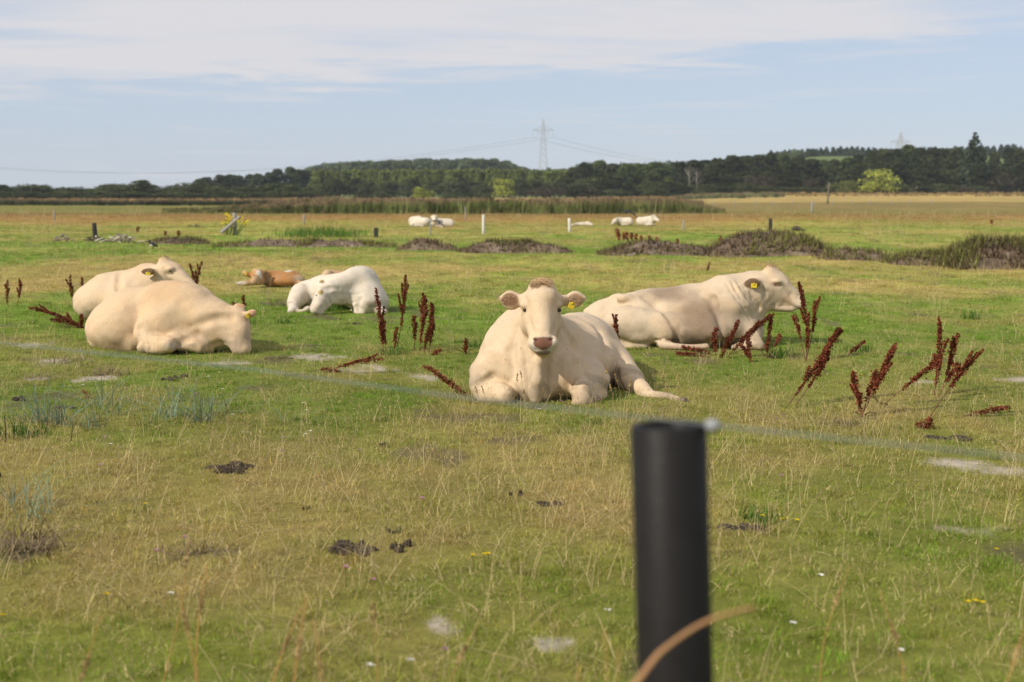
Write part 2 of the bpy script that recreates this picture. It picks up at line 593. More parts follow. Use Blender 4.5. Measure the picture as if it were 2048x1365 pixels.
def blade_clump(name, nb, rad, h0, h1, w, lean, dryfrac, seedhead=0.0, curl=0.5, seg=2, mat=None, sd=1):
    rg = np.random.default_rng(sd)
    V = []; F = []; B = []; D = []
    for i in range(nb):
        a = rg.uniform(0, 2 * math.pi); r = rad * math.sqrt(rg.uniform())
        p = np.array((r * math.cos(a), r * math.sin(a), -0.012))
        h = rg.uniform(h0, h1); th = rg.uniform(0, 2 * math.pi)
        ln = abs(rg.normal(0, lean)) + 0.05
        d = np.array((math.cos(th), math.sin(th), 0.0)); side = np.array((-math.sin(th + rg.uniform(-.8, .8)), math.cos(th), 0.0))
        b = rg.uniform(0.55, 1.45); dr = 1.0 if rg.uniform() < dryfrac else 0.0
        ww = w * rg.uniform(0.7, 1.3)
        prev = None
        for s in range(seg + 1):
            t = s / seg
            q = p + d * (h * (ln * t + curl * ln * t * t)) + np.array((0, 0, h * (t - 0.35 * ln * t * t)))
            if s < seg:
                V += [q - side * ww * (1 - 0.55 * t) / 2, q + side * ww * (1 - 0.55 * t) / 2]; B += [b, b]; D += [dr, dr]
                if s > 0:
                    k = len(V); F.append((k - 4, k - 3, k - 1, k - 2))
            else:
                V.append(q); B.append(b); D.append(dr)
                k = len(V); F.append((k - 3, k - 2, k - 1))
        if seedhead and rg.uniform() < seedhead:
            tip = np.array(V[-1])
            for e in range(7):
                o = tip + rg.normal(0, 1, 3) * np.array((w * 1.4, w * 1.4, h * 0.07)) - np.array((0, 0, h * 0.04))
                s1 = rg.normal(0, 1, 3) * w * 0.9; s2 = np.array((0, 0, w * 2.6)) + rg.normal(0, 1, 3) * w * .5
                k = len(V); V += [o - s1, o + s1, o + s2]; B += [b * .9] * 3; D += [dr] * 3; F.append((k, k + 1, k + 2))
    me = bpy.data.meshes.new(name)
    me.from_pydata([tuple(v) for v in V], [], F)
    for an, dat in (('br', B), ('dry', D)):
        at_ = me.attributes.new(an, 'FLOAT', 'POINT'); at_.data.foreach_set('value', np.asarray(dat, np.float32))
    me.materials.append(mat or M_GRASS)
    return me


def scatter(name, protos, pts, scl, idx, tint, label, cat, tilt=0.12):
    """one 'stuff' object: instances of the clump meshes on points"""
    pc = bpy.data.collections.new(name + '_clumps')
    for k, me in enumerate(protos):
        pc.objects.link(bpy.data.objects.new('%s_clump_%02d' % (name, k), me))
    n = len(pts)
    me = bpy.data.meshes.new(name)
    me.vertices.add(n); me.vertices.foreach_set('co', np.asarray(pts, np.float32).ravel())
    rot = np.stack([rng.normal(0, tilt, n), rng.normal(0, tilt, n), rng.uniform(0, 2 * math.pi, n)], 1)
    for an, kind, key, dat in (('rot', 'FLOAT_VECTOR', 'vector', rot), ('scl', 'FLOAT', 'value', scl), ('pick', 'INT', 'value', idx),
                               ('tint', 'FLOAT_COLOR', 'color', np.concatenate([tint, np.ones((n, 1))], 1))):
        a = me.attributes.new(an, kind, 'POINT')
        a.data.foreach_set(key, np.asarray(dat, np.int32 if kind == 'INT' else np.float32).ravel())
    o = link(name, me)
    tag(o, label, cat, kind='stuff')
    ng = bpy.data.node_groups.new(name + '_scatter', 'GeometryNodeTree')
    ng.interface.new_socket('Geometry', in_out='INPUT', socket_type='NodeSocketGeometry')
    ng.interface.new_socket('Geometry', in_out='OUTPUT', socket_type='NodeSocketGeometry')
    nn, ll = ng.nodes, ng.links
    gi, go = nn.new('NodeGroupInput'), nn.new('NodeGroupOutput')
    ci = nn.new('GeometryNodeCollectionInfo')
    ci.inputs['Collection'].default_value = pc
    ci.inputs['Separate Children'].default_value = True
    ci.inputs['Reset Children'].default_value = True
    ip = nn.new('GeometryNodeInstanceOnPoints')
    ip.inputs['Pick Instance'].default_value = True

    def na(nm, dt):
        q = nn.new('GeometryNodeInputNamedAttribute'); q.data_type = dt; q.inputs['Name'].default_value = nm
        return q.outputs['Attribute']
    ll.new(gi.outputs[0], ip.inputs['Points'])
    ll.new(ci.outputs[0], ip.inputs['Instance'])
    ll.new(na('pick', 'INT'), ip.inputs['Instance Index'])
    e2r = nn.new('FunctionNodeEulerToRotation')
    ll.new(na('rot', 'FLOAT_VECTOR'), e2r.inputs[0])
    ll.new(e2r.outputs[0], ip.inputs['Rotation'])
    ll.new(na('scl', 'FLOAT'), ip.inputs['Scale'])
    ll.new(ip.outputs[0], go.inputs[0])
    md = o.modifiers.new('scatter', 'NODES')
    md.node_group = ng
    return o


turf = [blade_clump('turf_clump', 95, 0.085, 0.008, 0.026, 0.0027, 0.65, 0.03, sd=11),
        blade_clump('turf_clump', 95, 0.085, 0.008, 0.028, 0.0025, 0.80, 0.12, sd=12),
        blade_clump('turf_clump', 85, 0.09, 0.010, 0.034, 0.0025, 1.0, 0.30, sd=13),
        blade_clump('tuft_clump', 60, 0.06, 0.02, 0.062, 0.0027, 0.55, 0.03, sd=14),
        blade_clump('tuft_clump', 50, 0.08, 0.02, 0.065, 0.0025, 0.80, 0.35, sd=15),
        blade_clump('straw_clump', 6, 0.09, 0.08, 0.26, 0.0024, 0.30, 1.0, seedhead=0.55, seg=3, curl=.3, sd=16),
        blade_clump('straw_clump', 6, 0.11, 0.07, 0.24, 0.0024, 0.8, 1.0, seedhead=0.3, seg=3, curl=.2, sd=17),
        blade_clump('litter_clump', 16, 0.12, 0.008, 0.020, 0.0020, 4.5, 0.9, curl=0.2, sd=18)]


def wedge(y0, y1, dens, half=0.44, margin=1.3):
    """random points of the view wedge between distances y0 and y1"""
    A = (half * (y1 ** 2 - y0 ** 2)) + 2 * margin * (y1 - y0)
    n = int(A * dens * 1.6)
    y = rng.uniform(y0, y1, n); xm = half * y1 + margin
    x = rng.uniform(-xm, xm, n)
    k = np.abs(x) < half * y + margin
    x, y = x[k], y[k]
    m_ = min(len(x), int(A * dens))
    return x[:m_], y[:m_]


def clumps_for(x, y, base_scale, tall=1.0):
    g, r, lush, sand, earth = field(x, y)
    bare = np.maximum(sand, earth * 0.9)
    keep = rng.uniform(size=len(x)) > bare * 0.80
    x, y, g, r, lush = x[keep], y[keep], g[keep], r[keep], lush[keep]
    n = len(x)
    dryn = 1 - g
    w = np.stack([lush * g * 1.2 + 0.1, 0.5 + 0 * g, 0.25 + dryn * 0.9, 0.10 * g * (1 + lush) * tall, 0.08 + 0.22 * dryn * tall,
                  (0.04 + 0.22 * dryn) * tall, (0.04 + 0.18 * dryn) * tall, 0.06 + 0.30 * dryn], 1)
    w = np.clip(w, 0, None); w /= w.sum(1, keepdims=True)
    pick = (rng.uniform(size=(n, 1)) > np.cumsum(w, 1)).sum(1).clip(0, 7)
    tint = ground_rgb(x, y, soil=False) * rng.uniform(0.7, 1.35, (n, 1)) * (1 + rng.normal(0, 0.08, (n, 3)))
    tint = np.where((pick >= 5)[:, None], C_STRAW * rng.uniform(0.7, 1.15, (n, 1)), tint)
    z = tz(x, y)
    return np.stack([x, y, z], 1), base_scale * rng.uniform(0.75, 1.3, n), pick, tint


P = []; S = []; I = []; T = []
for (y0, y1, dens, bs_, tall) in ((2.2, 3.6, 60, 1.1, 1.0), (3.6, 6.5, 270, 1.0, 1.0), (6.5, 10, 240, 1.0, 1.15), (10, 14, 190, 1.0, 0.8), (14, 22, 95, 1.3, .5), (22, 36, 36, 1.8, .35), (36, 62, 12, 2.4, .3), (62, 95, 3, 3.0, .4)):
    x, y = wedge(y0, y1, dens)
    p, s, i, t = clumps_for(x, y, bs_, tall)
    P.append(p); S.append(s); I.append(i); T.append(t)
scatter('meadow_grass', turf, np.vstack(P), np.concatenate(S), np.concatenate(I), np.vstack(T),
        'short green and straw coloured grass covering the meadow', 'grass')
# ================================================================== CATTLE (bodies grown from blended solids)
COAT_K = 0.75


class Body:
    def __init__(s, lo, hi, h):
        s.h = h; s.lo = np.array(lo, float)
        s.n = np.ceil((np.array(hi) - s.lo) / h).astype(int) + 1
        s.d = np.full(s.n, 1.0, np.float32)
        s.ax = [s.lo[i] + h * np.arange(s.n[i]) for i in range(3)]
        s.cols = []; s.lump = 1.0

    def _reg(s, lo, hi):
        a = np.clip(np.floor((np.array(lo) - s.lo) / s.h).astype(int), 0, s.n)
        b = np.clip(np.ceil((np.array(hi) - s.lo) / s.h).astype(int) + 1, 0, s.n)
        sl = tuple(slice(a[i], b[i]) for i in range(3))
        X, Y, Z = np.meshgrid(*(s.ax[i][sl[i]] for i in range(3)), indexing='ij', sparse=True)
        return sl, X, Y, Z

    def _put(s, sl, d2, k, sub):
        d = s.d[sl]
        if sub:
            h = np.clip(0.5 - 0.5 * (d + d2) / k, 0, 1)
            s.d[sl] = d * (1 - h) + (-d2) * h + k * h * (1 - h)
        else:
            h = np.clip(0.5 + 0.5 * (d - d2) / k, 0, 1)
            s.d[sl] = d * (1 - h) + d2 * h - k * h * (1 - h)

    # --- primitives in pixel coordinates of the photograph plus distance
    def cap(s, a, b, k=0.05, sub=False):
        (ax, ay, aY, ar), (bx, by, bY, br) = a, b
        A, B = np.array(at(ax, ay, aY)), np.array(at(bx, by, bY))
        ra, rb = ar * aY / FPX, br * bY / FPX
        pad = max(ra, rb) + k + 3 * s.h
        sl, X, Y, Z = s._reg(np.minimum(A, B) - pad, np.maximum(A, B) + pad)
        ab = B - A; L = max(float(ab @ ab), 1e-9)
        t = np.clip(((X - A[0]) * ab[0] + (Y - A[1]) * ab[1] + (Z - A[2]) * ab[2]) / L, 0, 1)
        d2 = np.sqrt((X - A[0] - t * ab[0]) ** 2 + (Y - A[1] - t * ab[1]) ** 2 + (Z - A[2] - t * ab[2]) ** 2) - (ra + (rb - ra) * t)
        s._put(sl, d2, k, sub)

    def chain(s, pts, k=0.05, sub=False):
        for a, b in zip(pts, pts[1:]): s.cap(a, b, k, sub)

    def ell(s, c, r, k=0.05, rot=(0, 0, 0), sub=False):
        """c = (px, py, Y), r = (px, metres of depth, px), rot = turn about (depth axis, up axis)"""
        C = np.array(at(*c)); q = c[2] / FPX
        rr = np.array((r[0] * q, r[1], r[2] * q))
        M = np.array(Matrix.Rotation(R(rot[2]), 3, 'Z') @ Matrix.Rotation(R(rot[1]), 3, 'Y') @ Matrix.Rotation(R(rot[0]), 3, 'X')).T
        pad = rr.max() + k + 3 * s.h
        sl, X, Y, Z = s._reg(C - pad, C + pad)
        dx, dy, dz = X - C[0], Y - C[1], Z - C[2]
        p = [(M[i, 0] * dx + M[i, 1] * dy + M[i, 2] * dz) for i in range(3)]
        k0 = np.sqrt(sum((p[i] / rr[i]) ** 2 for i in range(3)))
        k1 = np.sqrt(sum((p[i] / rr[i] ** 2) ** 2 for i in range(3))) + 1e-9
        s._put(sl, (k0 * (k0 - 1) / k1).astype(np.float32), k, sub)

    def surf(s, px, py):
        """distance at which the view through pixel (px, py) meets the body so far"""
        Ys = np.arange(s.ax[1][0], s.ax[1][-1], s.h * .4)
        d = ray(px, py); t = Ys / d.y
        P_ = np.stack([d.x * t, Ys, CAMH + d.z * t], 1)
        i = np.rint((P_ - s.lo) / s.h).astype(int)
        ok = ((i >= 0) & (i < s.n)).all(1)
        v = np.ones(len(Ys)); v[ok] = s.d[i[ok, 0], i[ok, 1], i[ok, 2]]
        hit = np.nonzero(v < 0)[0]
        return float(Ys[hit[0]]) if len(hit) else None

    def hit(s, px, py):
        """distance of the finished skin seen at a pixel"""
        V = s.V; dz = V[:, 2] - CAMH
        dep = V[:, 1] * CP - dz * SP; up = V[:, 1] * SP + dz * CP
        q = np.hypot(CX + FPX * V[:, 0] / dep - px, CY - FPX * up / dep - py)
        k = q < max(2.5, q.min() + 1)
        return float(V[k, 1].min())

    def crease(s, pts, r, k=.03, out=0.0, sub=True):
        """groove (or ridge) that follows the visible surface through pixel points"""
        Q = []
        for (px, py) in pts:
            Y = s.surf(px, py)
            if Y is not None: Q.append((px, py, Y - out, r))
        s.chain(Q, k, sub)

    def col(s, px, py, Y, r, rgb, amt=1.0, hard=0.5, rz=None, dY=None):
        """colour patch of the coat: centre, radius in px"""
        s.cols.append((np.array(at(px, py, Y)), np.array((r * Y / FPX, dY or r * Y / FPX, (rz or r) * Y / FPX)), np.array(rgb), amt, hard))

    def mesh(s, name, base, mat, floor=-0.03):
        s.d = np.maximum(s.d, (floor - s.ax[2])[None, None, :].astype(np.float32))
        d = s.d; ins = d < 0
        nx, ny, nz = d.shape
        cnt = np.zeros((nx - 1, ny - 1, nz - 1), np.int8)
        for i in (0, 1):
            for j in (0, 1):
                for k in (0, 1):
                    cnt += ins[i:nx - 1 + i, j:ny - 1 + j, k:nz - 1 + k]
        mask = (cnt > 0) & (cnt < 8)
        cells = np.argwhere(mask)
        idx = np.full(mask.shape, -1, np.int64); idx[mask] = np.arange(len(cells))
        acc = np.zeros((len(cells), 3)); num = np.zeros(len(cells))
        corners = [(i, j, k) for i in (0, 1) for j in (0, 1) for k in (0, 1)]
        for a in corners:
            for b in corners:
                if sum(abs(a[q] - b[q]) for q in range(3)) != 1 or a > b: continue
                da = d[cells[:, 0] + a[0], cells[:, 1] + a[1], cells[:, 2] + a[2]]
                db = d[cells[:, 0] + b[0], cells[:, 1] + b[1], cells[:, 2] + b[2]]
                cr = (da < 0) != (db < 0)
                t = np.where(cr, da / np.where(cr, da - db, 1), 0)
                acc += np.where(cr[:, None], np.array(a) + t[:, None] * (np.array(b) - np.array(a)), 0); num += cr
        V = s.lo + s.h * (cells + acc / num[:, None])
        Fs = []
        for ax in range(3):
            u, v = (ax + 1) % 3, (ax + 2) % 3
            sa = [slice(None)] * 3; sb = [slice(None)] * 3
            sa[ax] = slice(0, -1); sb[ax] = slice(1, None)
            A, B = ins[tuple(sa)], ins[tuple(sb)]
            e = np.argwhere(A != B)
            e = e[(e[:, u] > 0) & (e[:, v] > 0) & (e[:, u] < d.shape[u] - 1) & (e[:, v] < d.shape[v] - 1)]
            if not len(e): continue
            eu = np.zeros(3, int); eu[u] = 1; ev = np.zeros(3, int); ev[v] = 1
            g = lambda q: idx[q[:, 0], q[:, 1], q[:, 2]]
            quad = np.stack([g(e - eu - ev), g(e - ev), g(e), g(e - eu)], 1)
            flip = ~A[e[:, 0], e[:, 1], e[:, 2]]
            quad[flip] = quad[flip][:, ::-1]
            Fs.append(quad)
        F = np.vstack(Fs)
        F = F[(F >= 0).all(1)]
        # light relaxation of the grid steps
        e = np.vstack([F[:, [0, 1]], F[:, [1, 2]], F[:, [2, 3]], F[:, [3, 0]]])
        for _ in range(2):
            sm = np.zeros_like(V); ct = np.zeros(len(V))
            for q in range(3):
                sm[:, q] = np.bincount(e[:, 0], V[e[:, 1], q], len(V))
            ct = np.bincount(e[:, 0], minlength=len(V))
            V = V * 0.5 + 0.5 * sm / np.maximum(ct, 1)[:, None]
        C = np.tile(np.array(base, float), (len(V), 1))
        for (c, r, rgb, amt, hard) in s.cols:
            q = np.sqrt((((V - c) / r) ** 2).sum(1))
            w = (1 - sstep(hard, 1.0, q + (fbm(V[:, 0] * 9 + V[:, 2] * 5, V[:, 2] * 9 + V[:, 1] * 7, 5, 3) - 0.5) * 0.25)) * amt
            C = C * (1 - w[:, None]) + rgb * w[:, None]
        mud = sstep(.50, .68, fbm(V[:, 0] * 6 + V[:, 1] * 3, V[:, 2] * 8 + V[:, 1] * 4, 44, 4)) * (1 - sstep(.10, .34, V[:, 2])) * .65
        C = C * (1 - mud[:, None]) + np.array(DIRT) * mud[:, None]
        C = C * COAT_K
        # uneven flesh and loose skin
        fn = np.cross(V[F[:, 2]] - V[F[:, 0]], V[F[:, 3]] - V[F[:, 1]])
        nv = np.stack([sum(np.bincount(F[:, c_], fn[:, q], len(V)) for c_ in range(4)) for q in range(3)], 1)
        nv /= np.linalg.norm(nv, axis=1, keepdims=True) + 1e-9
        lump = fbm(V[:, 0] * 5 + V[:, 2] * 3.1, V[:, 1] * 5 - V[:, 2] * 3.7, 8, 2) + fbm(V[:, 0] * 4.3 - V[:, 1] * 2.9, V[:, 2] * 5.7, 18, 2) - 1.0
        fine = fbm(V[:, 0] * 21 + V[:, 2] * 9, V[:, 2] * 17 + V[:, 1] * 15, 28, 2) - .5
        size = s.lump
        V = V + nv * (lump * 0.034 * size + fine * 0.006 * size)[:, None]
        s.V = V
        root = np.array((V[:, 0].mean(), V[:, 1].mean(), 0.0))
        s.root = root
        return mesh_np(name, V - root, F, mat, True, {'coat': ('FLOAT_COLOR', 'POINT', np.concatenate([C, np.ones((len(C), 1))], 1))})


def coat_mat():
    m, n, l = new_mat('short_cattle_coat')
    out = N(n, 'ShaderNodeOutputMaterial')
    bs = N(n, 'ShaderNodeBsdfPrincipled')
    bs.inputs['Roughness'].default_value = 0.75
    bs.inputs['Specular IOR Level'].default_value = 0.15
    bs.inputs['Sheen Weight'].default_value = 0.0
    l.new(bs.outputs[0], out.inputs['Surface'])
    a = N(n, 'ShaderNodeAttribute', attribute_name='coat')
    tcn = N(n, 'ShaderNodeTexCoord')
    # soft blotches, dirt specks and hair streaks of the coat
    n1_ = N(n, 'ShaderNodeTexNoise'); n1_.inputs['Scale'].default_value = 4.5; n1_.inputs['Detail'].default_value = 5; n1_.inputs['Roughness'].default_value = 0.6
    l.new(tcn.outputs['Object'], n1_.inputs['Vector'])
    mp_ = N(n, 'ShaderNodeMapping'); mp_.inputs['Scale'].default_value = (60, 60, 17)
    l.new(tcn.outputs['Object'], mp_.inputs['Vector'])
    n2_ = N(n, 'ShaderNodeTexNoise'); n2_.inputs['Scale'].default_value = 1.0; n2_.inputs['Detail'].default_value = 4; n2_.inputs['Roughness'].default_value = 0.7
    l.new(mp_.outputs[0], n2_.inputs['Vector'])
    n3_ = N(n, 'ShaderNodeTexNoise'); n3_.inputs['Scale'].default_value = 26; n3_.inputs['Detail'].default_value = 3
    l.new(tcn.outputs['Object'], n3_.inputs['Vector'])
    f = mathn(n, l, 'MULTIPLY_ADD', mathn(n, l, 'SUBTRACT', n1_.outputs['Fac'], 0.5), 0.42, 1.0)
    f = mathn(n, l, 'MULTIPLY', f, mathn(n, l, 'MULTIPLY_ADD', mathn(n, l, 'SUBTRACT', n2_.outputs['Fac'], 0.5), 0.38, 1.0))
    sp = N(n, 'ShaderNodeMapRange'); sp.inputs['From Min'].default_value = 0.685; sp.inputs['From Max'].default_value = 0.77
    l.new(n3_.outputs['Fac'], sp.inputs['Value'])
    sc_ = N(n, 'ShaderNodeVectorMath', operation='SCALE')
    l.new(a.outputs['Color'], sc_.inputs[0]); l.new(f, sc_.inputs['Scale'])
    warm = N(n, 'ShaderNodeMix', data_type='RGBA', blend_type='MULTIPLY')
    wm = N(n, 'ShaderNodeMapRange'); wm.inputs['From Min'].default_value = 0.45; wm.inputs['From Max'].default_value = 0.75; wm.inputs['To Max'].default_value = 0.55
    l.new(n1_.outputs['Fac'], wm.inputs['Value'])
    l.new(wm.outputs[0], warm.inputs[0]); l.new(sc_.outputs[0], warm.inputs[6]); warm.inputs[7].default_value = (0.97, 0.86, 0.70, 1)
    dm = N(n, 'ShaderNodeMix', data_type='RGBA')
    l.new(mathn(n, l, 'MULTIPLY', sp.outputs[0], 0.6), dm.inputs[0]); l.new(warm.outputs[2], dm.inputs[6]); dm.inputs[7].default_value = (0.16, 0.11, 0.07, 1)
    l.new(dm.outputs[2], bs.inputs['Base Color'])
    bp = N(n, 'ShaderNodeBump'); bp.inputs['Strength'].default_value = 0.35; bp.inputs['Distance'].default_value = 0.012
    l.new(mathn(n, l, 'ADD', n2_.outputs['Fac'], n1_.outputs['Fac']), bp.inputs['Height'])
    l.new(bp.outputs[0], bs.inputs['Normal'])
    return m


M_COAT = coat_mat()
M_EYE = rough_mat('dark_eye', (0.012, 0.008, 0.006), rough=0.12, var=0.0, spec=0.6, use_br=False)
M_TAG = rough_mat('yellow_ear_tag', (0.62, 0.46, 0.03), rough=0.5, var=0.12, scale=60, use_br=False)
M_HOOF = rough_mat('dark_hoof', (0.07, 0.055, 0.045), rough=0.6, var=0.2, scale=40, use_br=False)
M_LID = rough_mat('pale_eyelid', (0.30, 0.20, 0.14), rough=0.7, var=0.1, use_br=False)
M_TUFT = leaf_mat('poll_hair', (0.47, 0.33, 0.19), trans=0.15)
M_LASH = leaf_mat('pale_ear_hair', (0.62, 0.48, 0.33), trans=0.25)
CREAM = (0.78, 0.60, 0.405); WHITE = (0.84, 0.77, 0.66); TAN = (0.58, 0.39, 0.20); PINK = (0.60, 0.36, 0.27)
NOSE = (0.225, 0.105, 0.066); EAR_IN = (0.27, 0.14, 0.075); DIRT = (0.40, 0.31, 0.22); BROWN = (0.50, 0.235, 0.075)


def add_eye(root, rt, px, py, Y, r):
    m = MB(); q = r * Y / FPX
    m.blob((0, 0, 0), (q, q, q * 0.9), n=12, m=8)
    return m.build('eye', M_EYE, root, True, at(px, py, Y) - rt)


def add_tag(root, rt, px, py, Y, w, h, rot=(0, 0, 0)):
    m = MB(); q = Y / FPX
    m.box((0, 0, 0), (w * q, 0.006, h * q), br=1)
    m.blob((0, -0.005, h * q * 0.42), (0.012, 0.008, 0.012), n=8, m=4)
    o = m.build('ear_tag', M_TAG, root, False, at(px, py, Y) - rt)
    o.rotation_euler = [R(a) for a in rot]
    b = o.modifiers.new('edge', 'BEVEL'); b.width = 0.0025; b.segments = 1
    return o


def hair(root, rt, name, mat, pts, n, ln, w, spread, down=0.0):
    """little hair strands rooted round pixel points"""
    m = MB()
    for i in range(n):
        px, py, Y, rr = random.choice(pts)
        q = Y / FPX
        p = at(px + random.uniform(-1, 1) * rr, py + random.uniform(-.4, .4) * rr, Y + random.uniform(-.02, .02)) - rt
        d = Vector((random.uniform(-1, 1) * spread, random.uniform(-.8, .3) * spread, 1 - down * 2)).normalized()
        L = ln * random.uniform(.5, 1.2)
        s = d.cross(Vector((0, 1, 0))).normalized() * w
        e = p + d * L + Vector((random.uniform(-.3, .3) * L, -0.1 * L, -0.35 * L))
        mid = p + d * L * .6
        b = random.uniform(.6, 1.25)
        o = len(m.v)
        m.v += [tuple(p - s), tuple(p + s), tuple(mid + s * .7), tuple(mid - s * .7), tuple(e)]
        m.f += [(o, o + 1, o + 2, o + 3), (o + 3, o + 2, o + 4)]
        m.b += [b] * 5
    return m.build(name, mat, root)


def finish(b, name, base, label, floor=-0.03):
    me = b.mesh('body', base, M_COAT, floor)
    rt = Vector(b.root)
    root = empty(name, rt)
    tag(root, label, 'cow', 'cream cattle lying in the meadow')
    link('body', me, root)
    return root, rt


# ---------------------------------------------------------------- cow facing the camera
def cow_front():
    b = Body((-0.55, 9.75, -0.06), (1.6, 12.9, 1.12), 0.0125)
    # trunk: shoulders, chest, barrel going back to the right
    b.ell((1066, 748, 10.80), (128, 0.46, 62), 0.05)
    b.ell((1062, 700, 10.90), (100, 0.42, 78), 0.10)
    b.cap((1050, 668, 11.0, 52), (1075, 700, 10.9, 80), 0.10)
    b.ell((1032, 676, 10.98), (46, 0.26, 56), 0.06, (0, 20, 0))
    b.cap((1092, 700, 11.0, 72), (1160, 705, 11.7, 74), 0.12)
    b.ell((1150, 722, 11.25), (92, 0.62, 72), 0.10, (0, 0, -18))
    b.cap((1160, 700, 11.6, 70), (1178, 704, 12.2, 58), 0.12)
    b.ell((1190, 700, 11.9), (42, 0.40, 52), 0.10)
    b.cap((1168, 650, 12.1, 12), (1182, 660, 12.35, 16), 0.08)
    # breast bone and shoulder points
    b.ell((985, 752, 10.52), (44, 0.16, 46), 0.09)
    b.ell((1135, 745, 10.50), (46, 0.16, 44), 0.09)
    b.ell((1068, 770, 10.42), (40, 0.15, 42), 0.07)
    # folded fore legs
    b.cap((975, 772, 10.50, 36), (1012, 792, 10.30, 19), 0.05)
    b.cap((1012, 794, 10.28, 15), (965, 794, 10.45, 14), 0.03)
    b.cap((1186, 758, 10.66, 34), (1164, 780, 10.30, 23), 0.05)
    b.cap((1164, 780, 10.30, 22), (1160, 802, 10.22, 19), 0.04)
    b.cap((1166, 800, 10.22, 17), (1200, 790, 10.6, 15), 0.03)
    # hind leg stretched out sideways
    b.ell((1218, 725, 11.45), (34, 0.34, 46), 0.07, (0, 18, 0))
    b.cap((1228, 724, 11.35, 32), (1262, 758, 11.0, 25), 0.06)
    b.cap((1262, 758, 11.0, 24), (1294, 787, 10.60, 15), 0.05)
    b.cap((1294, 788, 10.58, 13), (1338, 797, 10.40, 9.5), 0.03)
    b.cap((1338, 798, 10.40, 8.5), (1364, 804, 10.30, 8), 0.02)
    # neck, throat and dewlap
    b.cap((1083, 622, 10.62, 40), (1072, 690, 10.72, 78), 0.08)
    b.cap((1080, 655, 10.52, 36), (1074, 720, 10.50, 46), 0.07)
    b.chain([(1083, 690, 10.36, 12), (1077, 722, 10.27, 9), (1073, 760, 10.23, 8), (1072, 796, 10.27, 11)], 0.035)
    # head
    b.ell((1084, 576, 10.37), (25, 0.085, 20), 0.05)
    b.ell((1084, 570, 10.36), (21, 0.075, 13), 0.03)
    b.ell((1083, 605, 10.36), (41, 0.13, 31), 0.04)
    b.ell((1082, 648, 10.38), (41, 0.14, 31), 0.05)
    b.ell((1084, 596, 10.27), (27, 0.07, 20), 0.04)
    b.cap((1084, 608, 10.26, 25), (1086, 678, 10.08, 20), 0.04)
    b.cap((1083, 640, 10.28, 34), (1086, 680, 10.12, 24), 0.04)
    b.ell((1087, 687, 10.06), (30, 0.085, 18), 0.025)
    b.ell((1070, 684, 10.05), (12, 0.07, 12), 0.02)
    b.ell((1104, 684, 10.05), (12, 0.07, 12), 0.02)
    b.ell((1088, 701, 10.09), (16, 0.06, 9), 0.018)
    b.cap((1082, 690, 10.30, 20), (1087, 700, 10.14, 14), 0.03)
    # brows, sockets, nostrils, mouth
    b.ell((1050, 611, 10.28), (9, 0.03, 6), 0.03, (0, 25, 0))
    b.ell((1118, 611, 10.28), (9, 0.03, 6), 0.03, (0, -25, 0))
    b.ell((1049, 622, 10.215), (7, 0.035, 5), 0.02, sub=True)
    b.ell((1119, 622, 10.215), (7, 0.035, 5), 0.02, sub=True)
    for nx_ in (1071, 1102):
        yn = b.surf(nx_, 678)
        b.ell((nx_, 678.5, yn), (4.0, 0.03, 5.5), 0.012, (0, -30 if nx_ < 1087 else 30, 0), sub=True)
    b.crease([(1062, 696), (1070, 698), (1080, 699), (1090, 699.5), (1100, 699), (1112, 696)], 1.7, .012)
    # loose skin of the neck and dewlap
    b.crease([(1050, 690), (1052, 730), (1058, 775)], 3.0, .05)
    b.crease([(1096, 715), (1092, 745), (1092, 785)], 4.0, .05)
    b.crease([(1035, 655), (1024, 700), (1030, 750)], 3.0, .07)
    b.crease([(1130, 655), (1150, 690), (1165, 735)], 3.5, .07)
    b.crease([(1195, 660), (1212, 700), (1216, 745)], 2.5, .08)
    b.crease([(1233, 742), (1240, 765), (1252, 785)], 5.0, .04)
    b.crease([(960, 770), (985, 755), (1015, 765)], 3.0, .06)
    b.crease([(1060, 640), (1062, 655), (1068, 668)], 1.5, .04)
    b.crease([(1112, 640), (1110, 655), (1105, 668)], 1.5, .04)
    # ears
    for sgn, cx_, cy_, tilt in ((-1, 1021, 601, 4), (1, 1149, 601, -4)):
        b.cap((1084 + sgn * 38, 601, 10.38, 10), (cx_ - sgn * 6, cy_, 10.39, 10), 0.02)
        b.ell((cx_, cy_, 10.385), (20, 0.036, 17), 0.02, (0, tilt, 0))
        b.cap((cx_, cy_ - 1, 10.385, 9), (cx_ + sgn * 20, cy_ - 4, 10.375, 5), 0.02)
        b.ell((cx_ + sgn * 2, cy_ + 1, 10.322), (17, 0.034, 13.5), 0.02, (0, tilt, 0), sub=True)
    # creases: between neck and shoulder, arm pits
    b.chain([(1142, 690, 10.42, 3), (1150, 730, 10.38, 5), (1140, 772, 10.30, 8)], 0.05, True)
    b.ell((1133, 798, 10.20), (16, 0.16, 10), 0.03, sub=True)
    # coat
    b.col(1084, 562, 10.33, 36, (0.50, 0.32, 0.16), .95, .35, rz=17, dY=.3)
    b.col(1087, 694, 10.0, 38, WHITE, .9, .5, rz=26)
    b.col(1078, 685, 9.98, 13, NOSE, 1.0, .75, rz=13.5)
    b.col(1095, 685, 9.98, 13, NOSE, 1.0, .75, rz=13.5)
    b.col(1087, 689, 9.98, 15, NOSE, 1.0, .75, rz=12)
    b.col(1087, 678, 9.98, 10, NOSE, .9, .6, rz=7)
    b.col(1087, 704, b.surf(1087, 703), 20, (0.26, 0.17, 0.12), .9, .5, rz=7.5)
    b.col(1071, 679, b.surf(1071, 679) - .01, 6.5, (0.07, 0.02, 0.015), .95, .55)
